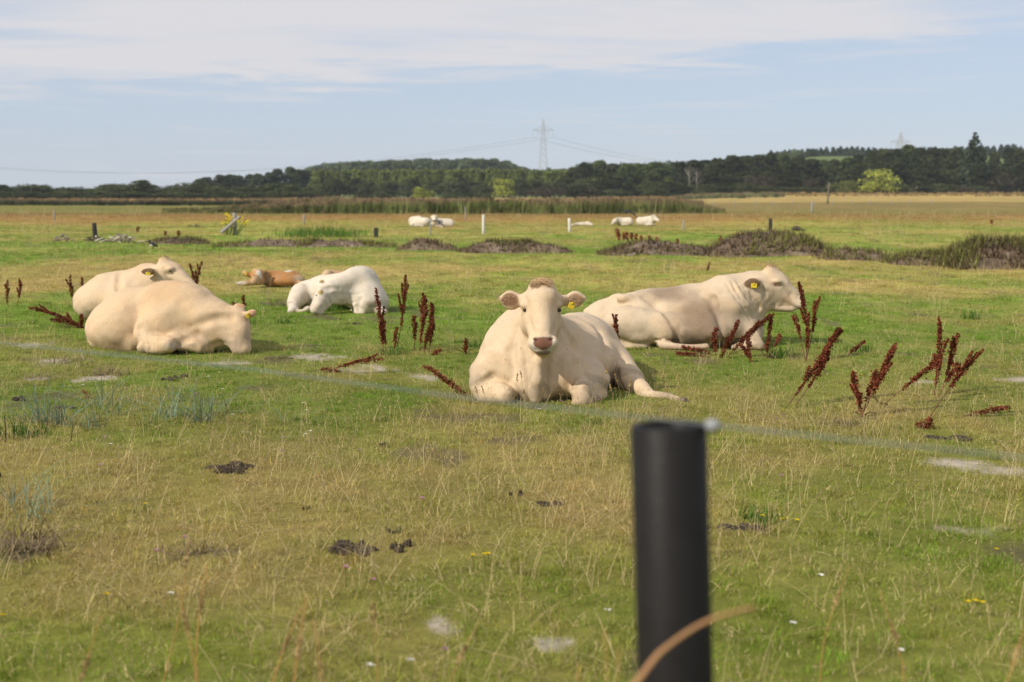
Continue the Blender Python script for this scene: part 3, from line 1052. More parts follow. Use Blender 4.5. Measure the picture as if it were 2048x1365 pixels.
    b.col(1102, 679, b.surf(1102, 679) - .01, 6.5, (0.07, 0.02, 0.015), .95, .55)
    b.col(1019, 601, 10.33, 22, EAR_IN, .95, .72, rz=16, dY=.09)
    b.col(1151, 601, 10.33, 21, (0.42, 0.24, 0.13), .9, .7, rz=15.5, dY=.09)
    b.col(1013, 599, 10.33, 8, (0.16, 0.06, 0.04), .8, .2)
    b.col(1155, 598, 10.33, 7, (0.22, 0.09, 0.05), .8, .2)
    b.col(1049, 621, 10.25, 9, (0.36, 0.24, 0.17), .8, .4)
    b.col(1119, 621, 10.25, 9, (0.36, 0.24, 0.17), .8, .4)
    b.col(1000, 760, 10.4, 70, (0.74, 0.58, 0.38), .5, .2)
    b.col(1330, 800, 10.4, 50, DIRT, .7, .3)
    b.col(1362, 806, 10.3, 14, (0.14, 0.11, 0.09), .9, .5)
    b.col(1160, 800, 10.2, 30, DIRT, .6, .2)
    b.col(1170, 640, 11.6, 70, (0.70, 0.62, 0.51), .5, .2)
    root, rt = finish(b, 'cow', CREAM, 'cream cow lying face on to the black post, both ears spread')
    add_eye(root, rt, 1050, 621, b.hit(1050, 621) + .006, 4.3)
    add_eye(root, rt, 1118.5, 621, b.hit(1118.5, 621) + .006, 4.3)
    add_tag(root, rt, 1143, 612, 10.32, 13, 13, (0, 18, 8))
    for dx in (0, 3.5):
        m = MB(); q = at(1368 + dx, 801 + dx, 10.30 - dx * .012) - rt
        m.blob(q, (.030, .020, .024), n=10, m=6)
        m.build('hoof', M_HOOF, root, True)
    hair(root, rt, 'forelock', M_TUFT, [(1084, 567, 10.29, 20), (1080, 572, 10.275, 18), (1092, 571, 10.275, 14), (1074, 570, 10.29, 12)], 320, 0.028, 0.0030, 1.5, .42)
    hair(root, rt, 'ear_hair', M_LASH, [(1012, 600, 10.35, 18)], 60, 0.04, 0.0016, 1.4)
    hair(root, rt, 'ear_hair', M_LASH, [(1158, 600, 10.35, 18), (1142, 600, 10.33, 12)], 70, 0.04, 0.0016, 1.4)


# ---------------------------------------------------------------- cow in profile, eyes shut
def cow_profile():
    b = Body((0.55, 13.25, -0.06), (3.4, 15.0, 1.05), 0.015)
    b.cap((1285, 642, 14.2, 58), (1440, 628, 14.12, 68), 0.10)
    b.ell((1395, 655, 14.0), (118, 0.46, 42), 0.10)
    b.ell((1450, 622, 14.0), (58, 0.36, 68), 0.10, (0, 12, 0))
    b.cap((1213, 646, 14.25, 40), (1290, 640, 14.2, 56), 0.10)
    b.cap((1180, 628, 14.3, 12), (1240, 612, 14.25, 26), 0.08)
    b.ell((1248, 596, 14.05), (16, 0.07, 9), 0.07)
    b.cap((1440, 590, 14.15, 34), (1500, 580, 14.08, 34), 0.10)
    # chest, neck
    b.cap((1470, 640, 14.0, 50), (1500, 662, 13.9, 28), 0.08)
    b.cap((1462, 608, 14.06, 54), (1522, 580, 14.02, 36), 0.10)
    b.cap((1500, 620, 14.0, 30), (1520, 600, 14.0, 28), 0.06)
    b.chain([(1522, 612, 13.98, 14), (1517, 640, 13.95, 10), (1512, 668, 13.9, 10)], 0.05)
    # head
    b.ell((1540, 543, 14.02), (13, 0.08, 14), 0.04)
    b.ell((1549, 566, 14.02), (27, 0.135, 27), 0.05)
    b.ell((1545, 594, 14.02), (26, 0.125, 24), 0.05)
    b.cap((1562, 577, 14.0, 24), (1594, 602, 13.97, 14), 0.05)
    b.ell((1598, 607, 13.96), (14, 0.085, 12), 0.03, (0, 25, 0))
    b.cap((1538, 610, 14.0, 13), (1584, 616, 13.97, 7.5), 0.03)
    b.ell((1556, 563, 13.875), (10, 0.03, 5), 0.03, (0, 8, 0))
    b.crease([(1546, 569), (1551, 571), (1557, 571.5), (1563, 570.5)], 1.5, .014)
    b.crease([(1534, 610), (1548, 612.5), (1565, 613), (1580, 613), (1594, 616)], 2.0, .016)
    b.crease([(1605, 600), (1606, 602)], 3.0, .01)
    b.crease([(1536, 585), (1545, 600), (1552, 607)], 2.5, .05)
    b.crease([(1572, 575), (1582, 590), (1585, 600)], 1.8, .04)
    # ear, hanging back
    b.cap((1527, 564, 13.92, 7), (1508, 567, 13.83, 9), 0.025)
    b.ell((1505, 567.5, 13.82), (17, 0.03, 10.5), 0.02, (0, -10, -14))
    b.ell((1503, 568, 13.775), (13.5, 0.022, 7.5), 0.015, (0, -10, -14), sub=True)
    # hind leg
    b.ell((1278, 652, 13.86), (72, 0.22, 38), 0.07, (0, 8, 0))
    b.ell((1322, 655, 13.78), (34, 0.15, 32), 0.06)
    b.cap((1328, 664, 13.74, 24), (1328, 690, 13.66, 12), 0.05)
    b.cap((1322, 690, 13.64, 10), (1362, 695, 13.56, 8.5), 0.03)
    b.cap((1362, 695, 13.56, 8), (1412, 693, 13.52, 6.5), 0.02)
    b.cap((1220, 690, 13.9, 12), (1290, 694, 13.75, 9), 0.04)
    # fore leg
    b.cap((1490, 655, 13.82, 26), (1512, 684, 13.66, 12), 0.05)
    b.cap((1516, 690, 13.62, 10), (1468, 695, 13.66, 8), 0.03)
    b.cap((1512, 684, 13.66, 11), (1522, 692, 13.6, 9), 0.03)
    # creases: flank, neck folds, elbow
    b.crease([(1290, 592), (1312, 604), (1335, 628), (1352, 655), (1358, 685)], 4.0, .06)
    for (x0, y0, x1, y1, x2, y2) in ((1452, 566, 1474, 600, 1502, 640), (1462, 565, 1484, 600, 1508, 634), (1473, 564, 1494, 596, 1513, 626), (1486, 574, 1505, 600, 1517, 618), (1500, 585, 1512, 604, 1520, 618)):
        b.crease([(x0, y0), ((x0 + x1) / 2 - 1, (y0 + y1) / 2), (x1, y1), ((x1 + x2) / 2 + 1, (y1 + y2) / 2), (x2, y2)], 2.4, .022)
    b.crease([(1428, 600), (1434, 630), (1440, 660), (1446, 690)], 3.0, .05)
    b.crease([(1446, 690), (1458, 680), (1475, 682)], 5.0, .05)
    b.crease([(1310, 682), (1330, 678), (1350, 684)], 2.0, .02)
    b.crease([(1400, 585), (1420, 600), (1428, 620)], 3.0, .08)
    b.crease([(1526, 580), (1530, 596), (1536, 606)], 2.5, .04)
    b.ell((1290, 697, 13.6), (26, 0.1, 6), 0.03, sub=True)
    # coat
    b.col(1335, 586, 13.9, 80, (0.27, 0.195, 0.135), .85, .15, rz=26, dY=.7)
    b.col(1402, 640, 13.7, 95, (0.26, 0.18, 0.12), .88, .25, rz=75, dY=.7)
    b.col(1300, 600, 13.9, 22, (0.46, 0.36, 0.27), .5, .1, dY=.5)
    b.col(1470, 640, 13.7, 46, (0.62, 0.50, 0.36), .6, .2, dY=.5)
    b.col(1503, 567.5, 13.79, 20, (0.15, 0.09, 0.045), .95, .75, rz=12, dY=.09)
    b.col(1538, 530, 14.0, 16, TAN, .7, .3)
    b.col(1600, 608, 13.95, 18, WHITE, .8, .4)
    b.col(1606, 607, 13.94, 10, NOSE, .9, .5)
    b.col(1575, 600, 13.9, 18, (0.76, 0.52, 0.34), .5, .2)
    b.col(1525, 692, 13.6, 16, (0.20, 0.16, 0.13), .8, .3)
    b.col(1370, 696, 13.55, 60, PINK, .5, .3, rz=12)
    b.col(1195, 640, 14.0, 14, DIRT, .6, .2, rz=26)
    b.col(1555, 569, 13.87, 9, (0.44, 0.31, 0.23), .6, .2)
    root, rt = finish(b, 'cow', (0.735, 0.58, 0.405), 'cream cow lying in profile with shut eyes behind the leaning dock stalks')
    add_tag(root, rt, 1508, 572, 13.775, 12, 9, (0, 4, -10))
    m = MB(); p = [at(1546.5 + 4 * i, 569.5 + (1.4 if i in (1, 2, 3) else 0), b.hit(1546.5 + 4 * i, 570) + .001) - rt for i in range(5)]
    m.tube(p, 0.004, 5)
    m.build('eyelid', M_LID, root)
    hair(root, rt, 'forelock', M_TUFT, [(1539, 533, 13.99, 9), (1545, 534, 13.98, 7)], 90, 0.04, 0.002, 0.9)


# ---------------------------------------------------------------- sleeping cow, nose on the ground
def cow_sleeping():
    b = Body((-4.65, 12.95, -0.06), (-2.45, 14.9, 0.9), 0.015)
    b.ell((258, 643, 14.05), (80, 0.50, 58), 0.10, (0, -10, 0))
    b.ell((250, 660, 14.0), (76, 0.45, 42), 0.08)
    b.cap((216, 664, 14.0, 40), (270, 668, 13.85, 40), 0.07)
    b.cap((206, 684, 13.85, 24), (270, 688, 13.7, 22), 0.06)
    b.cap((265, 625, 14.15, 46), (345, 610, 13.85, 45), 0.12)
    b.cap((330, 612, 13.9, 46), (385, 616, 13.75, 46), 0.10)
    b.ell((338, 645, 13.70), (52, 0.32, 56), 0.08)
    b.cap((372, 630, 13.72, 52), (430, 648, 13.62, 46), 0.10)
    b.cap((430, 640, 13.64, 42), (474, 652, 13.55, 26), 0.07)
    b.cap((380, 668, 13.62, 36), (420, 680, 13.52, 22), 0.06)
    # head hanging down, forehead away
    b.cap((472, 636, 13.58, 25), (482, 668, 13.50, 19), 0.05)
    b.cap((480, 660, 13.5, 19), (486, 694, 13.42, 13), 0.04)
    b.ell((488, 699, 13.40), (13, 0.08, 9), 0.03)
    b.cap((452, 658, 13.56, 38), (474, 676, 13.48, 24), 0.06)
    b.cap((472, 676, 13.47, 22), (480, 692, 13.42, 17), 0.05)
    b.cap((400, 672, 13.6, 34), (412, 690, 13.5, 18), 0.05)
    # folded fore leg
    b.ell((300, 668, 13.55), (30, 0.16, 40), 0.035, (0, 5, 0))
    b.cap((295, 688, 13.42, 22), (338, 690, 13.28, 17), 0.03)
    b.cap((340, 692, 13.27, 16), (300, 700, 13.30, 11), 0.02)
    b.cap((352, 684, 13.40, 18), (400, 695, 13.40, 14), 0.05)
    # hollow under the throat
    b.ell((441, 706, 13.36), (20, 0.30, 13), 0.03, sub=True)
    b.crease([(385, 652), (410, 643), (435, 638), (462, 634)], 3.5, .09)
    b.crease([(352, 690), (372, 678), (395, 668)], 4.0, .06)
    b.crease([(286, 630), (280, 655), (276, 680), (273, 702)], 2.5, .07)
    b.crease([(320, 676), (345, 678), (360, 690)], 2.5, .04)
    b.crease([(425, 690), (440, 684), (458, 690)], 2.5, .05)
    # ears
    b.cap((483, 629, 13.52, 7), (497, 629, 13.5, 7), 0.02)
    b.ell((503, 628, 13.49), (12, 0.032, 9.5), 0.02, (0, -28, 0))
    b.ell((481, 611, 13.62), (13, 0.035, 5.5), 0.02, (0, 14, 0))
    b.col(503, 628, 13.47, 13, (0.70, 0.40, 0.24), .85, .5)
    b.col(482, 609, 13.6, 14, (0.60, 0.36, 0.18), .85, .5, rz=7)
    b.col(335, 588, 13.7, 90, (0.64, 0.42, 0.23), .7, .15, rz=40, dY=.7)
    b.col(320, 565, 13.8, 60, (0.66, 0.44, 0.25), .5, .1, rz=14, dY=.6)
    b.col(340, 692, 13.25, 26, (0.60, 0.52, 0.43), .8, .3, rz=16)
    b.col(355, 702, 13.28, 16, (0.30, 0.24, 0.19), .8, .2)
    b.col(455, 690, 13.4, 40, (0.60, 0.47, 0.35), .6, .1, rz=26)
    b.col(240, 700, 13.6, 60, (0.66, 0.44, 0.26), .6, .1, rz=16)
    root, rt = finish(b, 'cow', (0.765, 0.565, 0.36), 'cream cow asleep with its nose on the ground, pink ear raised')
    add_tag(root, rt, 495.5, 632, 13.455, 6, 10, (0, 10, 20))


# ---------------------------------------------------------------- cow behind the sleeping one
def cow_behind():
    b = Body((-5.75, 15.9, -0.06), (-3.75, 17.9, 1.05), 0.016)
    b.ell((222, 598, 16.95), (72, 0.46, 47), 0.10, (0, -14, 0))
    b.cap((215, 586, 17.0, 38), (292, 570, 16.8, 38), 0.12)
    b.ell((262, 600, 16.75), (58, 0.40, 46), 0.10)
    b.cap((183, 604, 16.95, 30), (250, 612, 16.8, 36), 0.07)
    b.cap((188, 622, 16.75, 18), (250, 626, 16.6, 18), 0.06)
    b.cap((288, 566, 16.8, 35), (324, 556, 16.65, 28), 0.08)
    b.cap((300, 590, 16.7, 34), (330, 575, 16.6, 24), 0.08)
    b.ell((329, 527, 16.62), (13, 0.085, 13), 0.04)
    b.ell((336, 545, 16.6), (25, 0.135, 22), 0.05)
    b.ell((328, 566, 16.6), (20, 0.11, 17), 0.05)
    b.cap((350, 550, 16.57, 17), (382, 574, 16.45, 11), 0.05)
    b.ell((385, 577, 16.44), (10, 0.075, 9), 0.03)
    b.ell((341, 538, 16.46), (7, 0.02, 3), 0.03)
    b.cap((314, 545, 16.5, 5), (300, 544, 16.44, 7), 0.02)
    b.ell((295, 544, 16.42), (15, 0.03, 8), 0.02, (0, 4, -12))
    b.ell((294, 544, 16.385), (11, 0.022, 5), 0.01, (0, 4, -12), sub=True)
    b.crease([(309, 552), (308, 566), (312, 578)], 2.2, .03)
    b.crease([(240, 545), (236, 570), (245, 600)], 3.0, .08)
    b.crease([(332, 546), (337, 549), (345, 550)], 1.5, .03)
    b.cap((280, 610, 16.5, 24), (330, 632, 16.4, 14), 0.06)
    b.col(293, 544, 16.4, 18, (0.18, 0.11, 0.05), .95, .75, rz=10, dY=.1)
    b.col(329, 518, 16.6, 14, TAN, .7, .3)
    b.col(262, 535, 16.8, 60, (0.68, 0.48, 0.30), .6, .1, rz=14, dY=.5)
    b.col(384, 577, 16.42, 12, WHITE, .7, .4)
    b.col(390, 577, 16.42, 8, NOSE, .9, .5)
    b.col(341, 543, 16.47, 8, (0.5, 0.37, 0.27), .6, .3)
    root, rt = finish(b, 'cow', (0.77, 0.585, 0.39), 'cream cow with raised head lying behind the sleeping cow')
    add_tag(root, rt, 296, 548, 16.375, 10, 6, (0, 5, -8))
    add_eye(root, rt, 340, 543, b.hit(340, 543) + .006, 2.0)
    hair(root, rt, 'forelock', M_TUFT, [(329, 517, 16.58, 8)], 60, 0.04, 0.002, 0.9)


# ---------------------------------------------------------------- white cow with its neck curled round
def cow_curled():
    b = Body((-3.35, 16.75, -0.06), (-1.5, 19.3, 0.95), 0.016)
    b.cap((722, 572, 17.95, 38), (728, 598, 17.8, 42), 0.10)
    b.ell((735, 603, 17.8), (42, 0.36, 30), 0.07)
    b.cap((715, 574, 18.05, 36), (645, 590, 18.5, 36), 0.12)
    b.cap((645, 590, 18.5, 36), (614, 592, 18.6, 30), 0.10)
    b.cap((602, 590, 18.35, 22), (588, 608, 18.0, 13), 0.05)
    b.cap((588, 610, 17.95, 11), (584, 624, 17.7, 8), 0.03)
    b.cap((590, 620, 17.75, 8), (578, 626, 17.6, 6), 0.02)
    b.cap((598, 624, 17.7, 6), (616, 618, 17.55, 7.5), 0.03)
    b.cap((716, 562, 17.85, 27), (660, 581, 17.42, 18), 0.07)
    b.cap((716, 590, 17.75, 24), (662, 596, 17.42, 14), 0.06)
    b.cap((649, 585, 17.36, 16), (634, 612, 17.22, 12.5), 0.04)
    b.ell((649, 603, 17.33), (13, 0.10, 16), 0.03, (0, 12, 0))
    b.ell((630, 618, 17.2), (10, 0.07, 10), 0.03)
    b.cap((650, 608, 17.32, 11), (640, 624, 17.22, 8), 0.03)
    b.cap((640, 578, 17.34, 5), (641, 585, 17.27, 4), 0.02)
    b.ell((643.5, 563, 17.42), (7, 0.03, 4), 0.02, (0, -15, 0))
    b.ell((641, 584, 17.24), (4.5, 0.03, 7.5), 0.015, (0, 15, 0))
    b.cap((712, 618, 17.6, 13), (722, 626, 17.5, 9), 0.04)
    b.cap((745, 615, 17.6, 14), (765, 625, 17.55, 9), 0.04)
    b.ell((690, 622, 17.45), (17, 0.5, 11), 0.03, sub=True)
    b.ell((609, 606, 17.75), (6, 0.20, 12), 0.03, (0, 18, 0), sub=True)
    for dy in (0, 7, 14):
        b.crease([(668, 588 + dy), (685, 590 + dy), (702, 591 + dy), (720, 588 + dy)], 1.8, .03)
    b.crease([(648, 578), (662, 576), (680, 577)], 2.5, .05)
    b.crease([(655, 595), (660, 605), (655, 618)], 2.0, .03)
    b.crease([(720, 600), (716, 615), (722, 625)], 2.5, .05)
    b.col(643.5, 562, 17.4, 8, (0.60, 0.40, 0.16), .9, .4)
    b.col(641, 585, 17.22, 7, (0.62, 0.44, 0.14), .9, .4)
    b.col(632, 591, 17.2, 3.5, (0.34, 0.26, 0.2), .9, .3)
    b.col(608, 604, 17.8, 12, (0.52, 0.34, 0.22), .7, .2)  # shade of the hollow beside the hind leg, put into the coat colour
    b.col(735, 548, 17.8, 14, (0.6, 0.55, 0.48), .5, .1)
    b.col(592, 622, 17.7, 14, DIRT, .5, .2)
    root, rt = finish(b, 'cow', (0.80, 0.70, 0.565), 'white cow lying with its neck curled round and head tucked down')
    add_eye(root, rt, 633, 591, b.hit(633, 591) + .005, 1.5)


def cow_hidden():
    b = Body((-3.0, 19.6, -0.06), (-1.55, 21.2, 0.8), 0.022)
    b.cap((664, 562, 20.3, 21), (735, 566, 20.5, 22), 0.08)
    b.ell((690, 575, 20.25), (46, 0.30, 22), 0.08)
    b.cap((656, 560, 20.2, 15), (640, 566, 20.0, 11), 0.05)
    b.ell((655, 548, 20.2), (9, 0.09, 8), 0.04)
    b.cap((735, 575, 20.3, 14), (715, 590, 20.1, 7), 0.04)
    b.cap((650, 575, 20.1, 10), (665, 588, 20.0, 6), 0.03)
    b.col(666, 546, 20.2, 7, (0.32, 0.16, 0.08), .9, .4, rz=4)
    b.col(690, 545, 20.3, 40, (0.62, 0.38, 0.20), .8, .4, rz=12, dY=.5)
    root, rt = finish(b, 'cow', (0.68, 0.48, 0.30), 'tan calf whose back shows above the curled white cow')


def calf_spotted():
    b = Body((-5.2, 22.2, -0.06), (-3.4, 24.3, 0.8), 0.02)
    b.cap((545, 559, 23.35, 18), (584, 560, 23.4, 19), 0.08)
    b.ell((566, 562, 23.3), (42, 0.28, 15), 0.06)
    b.cap((590, 556, 23.4, 12), (602, 564, 23.3, 9), 0.05)
    b.cap((536, 556, 23.25, 15), (519, 551, 23.0, 11), 0.05)
    b.ell((514, 547, 22.95), (12, 0.10, 11), 0.03)
    b.cap((513, 552, 22.9, 10), (510, 563, 22.75, 7), 0.03)
    b.cap((500, 551, 22.98, 5), (492, 547, 22.96, 5), 0.02)
    b.ell((491, 547, 22.96), (8, 0.03, 5), 0.015, (0, 20, 0))
    b.ell((529, 546, 22.98), (6, 0.03, 4), 0.015, (0, -40, 0))
    b.cap((524, 563, 22.9, 7), (496, 566, 22.75, 5), 0.03)
    b.cap((496, 566, 22.75, 5), (474, 568, 22.7, 4), 0.02)
    b.cap((585, 566, 23.2, 8), (606, 568, 23.1, 5), 0.03)
    b.col(560, 556, 23.2, 46, BROWN, .9, .6, dY=.7)
    b.col(575, 541, 23.3, 12, WHITE, .95, .5, rz=4, dY=.4)
    b.col(596, 556, 23.2, 12, (0.72, 0.58, 0.42), .8, .3)
    b.col(502, 552, 22.9, 13, BROWN, .9, .6, dY=.3)
    b.col(518, 549, 22.85, 7.5, WHITE, 1.0, .6, rz=15)
    b.col(529, 546, 22.98, 6, (0.2, 0.1, 0.05), .8, .4)
    b.col(510, 565, 22.72, 7, (0.5, 0.3, 0.18), .8, .4)
    b.col(482, 567, 22.7, 14, WHITE, .9, .5, rz=5)
    root, rt = finish(b, 'calf', (0.62, 0.40, 0.20), 'brown and white calf with a white blaze lying in the grass')
    root['category'] = 'calf'
    add_eye(root, rt, 508, 551, b.hit(508, 551) + .004, 1.2)
    add_tag(root, rt, 492, 548, 22.92, 5, 5)


FAR_LABELS = {
    'a': 'pale far cow with hidden head touching the one whose head is raised',
    'b': 'pale far cow lying with its head raised beside a short post',
    'c': 'pale far cow lying stretched flat beside the leaning white post',
    'd': 'pale far cow with lowered head in the pair near the flat lying cow',
    'e': 'pale far cow with raised head in the pair near the flat lying cow'}


def far_cow(key, caps, ells=(), Y=58.0, cols=()):
    pts = [np.array(at(c[0], c[1], Y)) for ab in caps for c in ab]
    lo = np.min(pts, 0) - (0.8, 1.0, 0); hi = np.max(pts, 0) + (0.8, 1.0, 0.6)
    lo[2] = -0.1
    b = Body(lo, hi, 0.032)
    for (a, c) in caps:
        b.cap((a[0], a[1], Y + a[3], a[2]), (c[0], c[1], Y + c[3], c[2]), 0.08)
    for (px, py, dy, r, rgb) in cols: b.col(px, py, Y + dy, r, rgb, .8, .3)
    root, rt = finish(b, 'cow', (0.80, 0.71, 0.57), FAR_LABELS[key])
    root['group'] = 'pale cattle lying far off'
    return root


def far_cattle():
    far_cow('a', [((826, 444, 9, .4), (852, 445, 9.5, 0)), ((826, 449, 6, .2), (856, 449, 6, 0)), ((824, 440, 6, .3), (838, 438, 6, .3)), ((858, 446, 8, .1), (866, 449, 5, 0)), ((832, 452, 3, -.4), (846, 453, 2.5, -.5))], Y=60,
            cols=((824, 442, -.2, 5, (0.6, .48, .34)),))
    far_cow('b', [((874, 446, 9.5, .1), (900, 447, 9, .2)), ((880, 450, 7, 0), (902, 450, 6, .1)), ((870, 446, 8, -.1), (869, 437, 5.5, -.2)), ((869, 436, 5, -.25), (869, 442, 3.2, -.45)), ((862, 434, 1.8, -.2), (876, 434, 1.8, -.2)), ((872, 453, 3, -.4), (886, 454, 2.5, -.5))], Y=58,
            cols=((869, 443, -.5, 3, (.4, .22, .16)),))
    far_cow('c', [((1152, 449.5, 4, .1), (1176, 448.5, 4.6, .1)), ((1176, 448, 4.6, .1), (1184, 450, 3, 0)), ((1152, 450, 3.4, 0), (1145, 450.5, 2, -.1)), ((1146, 450.5, 2, -.1), (1142, 452, 1.4, -.1))], Y=59)
    far_cow('d', [((1240, 443, 8, .2), (1258, 443, 8.5, .1)), ((1240, 446, 6.5, .1), (1260, 446, 6.5, 0)), ((1238, 441, 6, .1), (1230, 443, 4.5, -.1)), ((1230, 443, 4.5, -.15), (1225, 448, 3, -.3)), ((1233, 437, 1.6, -.1), (1236, 436, 1.6, 0)), ((1245, 450, 2.6, -.4), (1256, 450, 2.4, -.4))], Y=61)
    far_cow('e', [((1280, 443, 8.5, .2), (1302, 442, 8.5, .1)), ((1278, 447, 5.5, .1), (1300, 447, 6, 0)), ((1302, 440, 7, .1), (1309, 437, 5, -.1)), ((1309, 437, 5, -.1), (1317, 442, 3, -.3)), ((1303, 433.5, 1.6, -.2), (1308, 431.5, 2.2, -.1)), ((1292, 450, 2.6, -.4), (1308, 450, 2.4, -.4))], Y=61,
            cols=((1320, 443, -.3, 3, (.4, .22, .16)),))


cow_front(); cow_profile(); cow_sleeping(); cow_behind(); cow_curled(); cow_hidden(); calf_spotted(); far_cattle()
# ================================================================== DOCK STALKS
M_DOCK = leaf_mat('dry_dock_seeds', (0.185, 0.052, 0.026), trans=0.2, var=0.35)
M_DOCKPALE = leaf_mat('faded_dock_seeds', (0.27, 0.11, 0.045), trans=0.15, var=0.3)
M_STEM = rough_mat('dry_stem', (0.15, 0.065, 0.035), rough=0.8, var=0.2, scale=30)
M_STRAW = leaf_mat('straw_stalk', (0.44, 0.32, 0.15), trans=0.25, var=0.3)


def zt(x, y):
    return float(tz(np.array([x]), np.array([y]))[0])


def on_ground(px, py, dz=0.0):
    p = gp(px, py)
    p.z = zt(p.x, p.y) + dz
    return p


def seeds(m, p, d, L, rad, dens, size):
    """dense whorls of winged seeds along a twig"""
    n = max(4, int(L * dens))
    a = Vector((0, 0, 1)) if abs(d.z) < .9 else Vector((1, 0, 0))
    u = d.cross(a).normalized(); w = d.cross(u)
    for i in range(n):
        t = random.random() ** 0.9
        whorl = round(t * L / 0.022) * 0.022 / L if random.random() < .35 else t
        r = rad * (1.05 - 0.6 * whorl) * math.sqrt(random.random()) * (1.9 if random.random() < .12 else 1.0)
        th = random.uniform(0, 2 * math.pi)
        q = p + d * (L * min(whorl, 1) + random.uniform(-.006, .006)) + (u * math.cos(th) + w * math.sin(th)) * r
        s = size * random.uniform(.6, 1.3)
        e1 = Vector([random.gauss(0, 1) for _ in range(3)]).normalized() * s
        e2 = e1.cross(Vector([random.gauss(0, 1) for _ in range(3)])).normalized() * s * .7
        b = random.uniform(.5, 1.5)
        m._add([q - e1, q + e2, q + e1, q - e2], [(0, 1, 2), (0, 2, 3)], b)


def dock(label, stems, pale=False, size=.008, group=None, leaves=0, dens=900, Yoff=0.0, fat=1.0):
    """stems: ((base px, py), (tip px, py), fraction where seeds start, side branches)"""
    b0 = on_ground(*stems[0][0])
    root = empty('dock_plant', b0)
    tag(root, label, 'dock plant', group)
    for (bp_, tp_, f0, nb) in stems:
        A = on_ground(*bp_, dz=-0.01)
        B = at(tp_[0], tp_[1], A.y + random.uniform(-.05, .08) + Yoff)
        B.z = max(B.z, 0.03)
        L = (B - A).length
        d = (B - A).normalized()
        bend = Vector((random.uniform(-.05, .05), random.uniform(-.05, .05), 0.04 if abs(d.z) < .8 else 0)) * L
        pts = []
        for i in range(7):
            t = i / 6
            pts.append(A + (B - A) * t + bend * (4 * t * (1 - t)) - b0)
        m = MB(); m.tube(pts, [0.0048 * (1 - .6 * i / 6) for i in range(7)], 5)
        st_ = m.build('stem', M_STEM, root)
        s = MB()
        for i in range(6):
            t0, t1 = i / 6, (i + 1) / 6
            if t1 <= f0: continue
            p, q = pts[i], pts[i + 1]
            prof = .55 + .9 * math.sin(math.pi * min(1, max(0, (t0 - f0) / (1 - f0) * .8 + .15)))
            seeds(s, p, (q - p).normalized(), (q - p).length, .021 * prof * fat * random.uniform(.75, 1.2), dens * 1.2, size * 1.3)
        tw = MB()
        for k in range(nb):
            t = f0 + (0.85 - f0) * (k + random.random() * .8) / max(nb, 1)
            i = min(5, int(t * 6)); p = pts[i].lerp(pts[i + 1], t * 6 - i)
            th = random.uniform(0, 2 * math.pi)
            dd = (d * random.uniform(.8, 1.2) + Vector((math.cos(th), math.sin(th), .15)) * random.uniform(.18, .5)).normalized()
            l2 = L * random.uniform(.16, .34) * (1.15 - t * .5)
            tw.tube([p, p + dd * l2], [.0022, .0012], 4)
            seeds(s, p + dd * l2 * .12, dd, l2 * .95, .017 * fat, dens * 1.1, size * 1.2)
        if tw.v: tw.build('twig', M_STEM, st_)['kind'] = 'stuff'
        sh = s.build('seed_head', M_DOCKPALE if pale else M_DOCK, root); sh['kind'] = 'stuff'
    for k in range(leaves):
        m = MB(); th = random.uniform(0, 2 * math.pi)
        d = Vector((math.cos(th), math.sin(th), random.uniform(-.1, .5)))
        ln = random.uniform(.08, .18); sd = Vector((-d.y, d.x, 0)) * .018
        p0 = Vector((0, 0, .01)); p1 = p0 + d * ln * .5 + Vector((0, 0, .02)); p2 = p0 + d * ln
        m._add([p0, p1 - sd, p2, p1 + sd, p1 + Vector((0, 0, -.008))], [(0, 1, 4), (1, 2, 4), (2, 3, 4), (3, 0, 4)], random.uniform(.6, 1.3))
        m.build('leaf', M_DOCKLEAF, root)
    return root


M_DOCKLEAF = leaf_mat('withered_dock_leaf', (0.10, 0.085, 0.03), trans=0.2)

dock('upright red dock stalk standing before the curled white cow', [((768, 708), (752, 577), .18, 5), ((775, 708), (766, 640), .35, 3)], leaves=2)
dock('tallest slim red dock stalk between two bushier ones near the curled white cow', [((792, 700), (811, 550), .42, 3), ((788, 700), (793, 655), .3, 2)], leaves=2)
dock('bushy red dock with many branches beside the forward facing cow', [((838, 704), (846, 586), .25, 7), ((858, 706), (863, 606), .2, 6), ((828, 702), (826, 632), .4, 3), ((862, 712), (882, 700), .3, 2), ((848, 708), (868, 640), .3, 4)], leaves=3, fat=1.1)
dock('short dark dock stub just behind the shoulder of the forward facing cow', [((930, 712), (932, 678), .2, 2)], leaves=3)
dock('fallen dark dock stalk lying by the pale sand patch', [((642, 746), (765, 718), .35, 4), ((690, 744), (640, 747), .2, 2)], size=.007, dens=600)
dock('faded orange dock leaning against the forward facing cow', [((938, 786), (853, 733), .15, 6), ((930, 785), (880, 752), .2, 3)], pale=True, dens=700)
dock('single dark dock spike in front of the rump of the profile cow', [((1235, 704), (1233, 630), .15, 6)], Yoff=-.1)
dock('small dock spike at the belly of the profile cow', [((1432, 712), (1431, 655), .2, 4)], fat=1.1)
dock('thick dock stalk leaning across the chest of the profile cow', [((1440, 716), (1478, 640), .15, 5), ((1452, 716), (1548, 628), .2, 7)], fat=1.25)
dock('low dock stalk under the throat of the profile cow', [((1503, 726), (1497, 668), .15, 4), ((1504, 726), (1480, 690), .4, 2)])
dock('branched dock stalk rising before the knee of the profile cow', [((1534, 716), (1543, 632), .25, 5), ((1534, 716), (1560, 668), .6, 2)], leaves=5)
dock('dock stalk fallen flat at the hind foot of the profile cow', [((1420, 716), (1352, 708), .1, 5), ((1430, 710), (1366, 696), .2, 4)], dens=700)
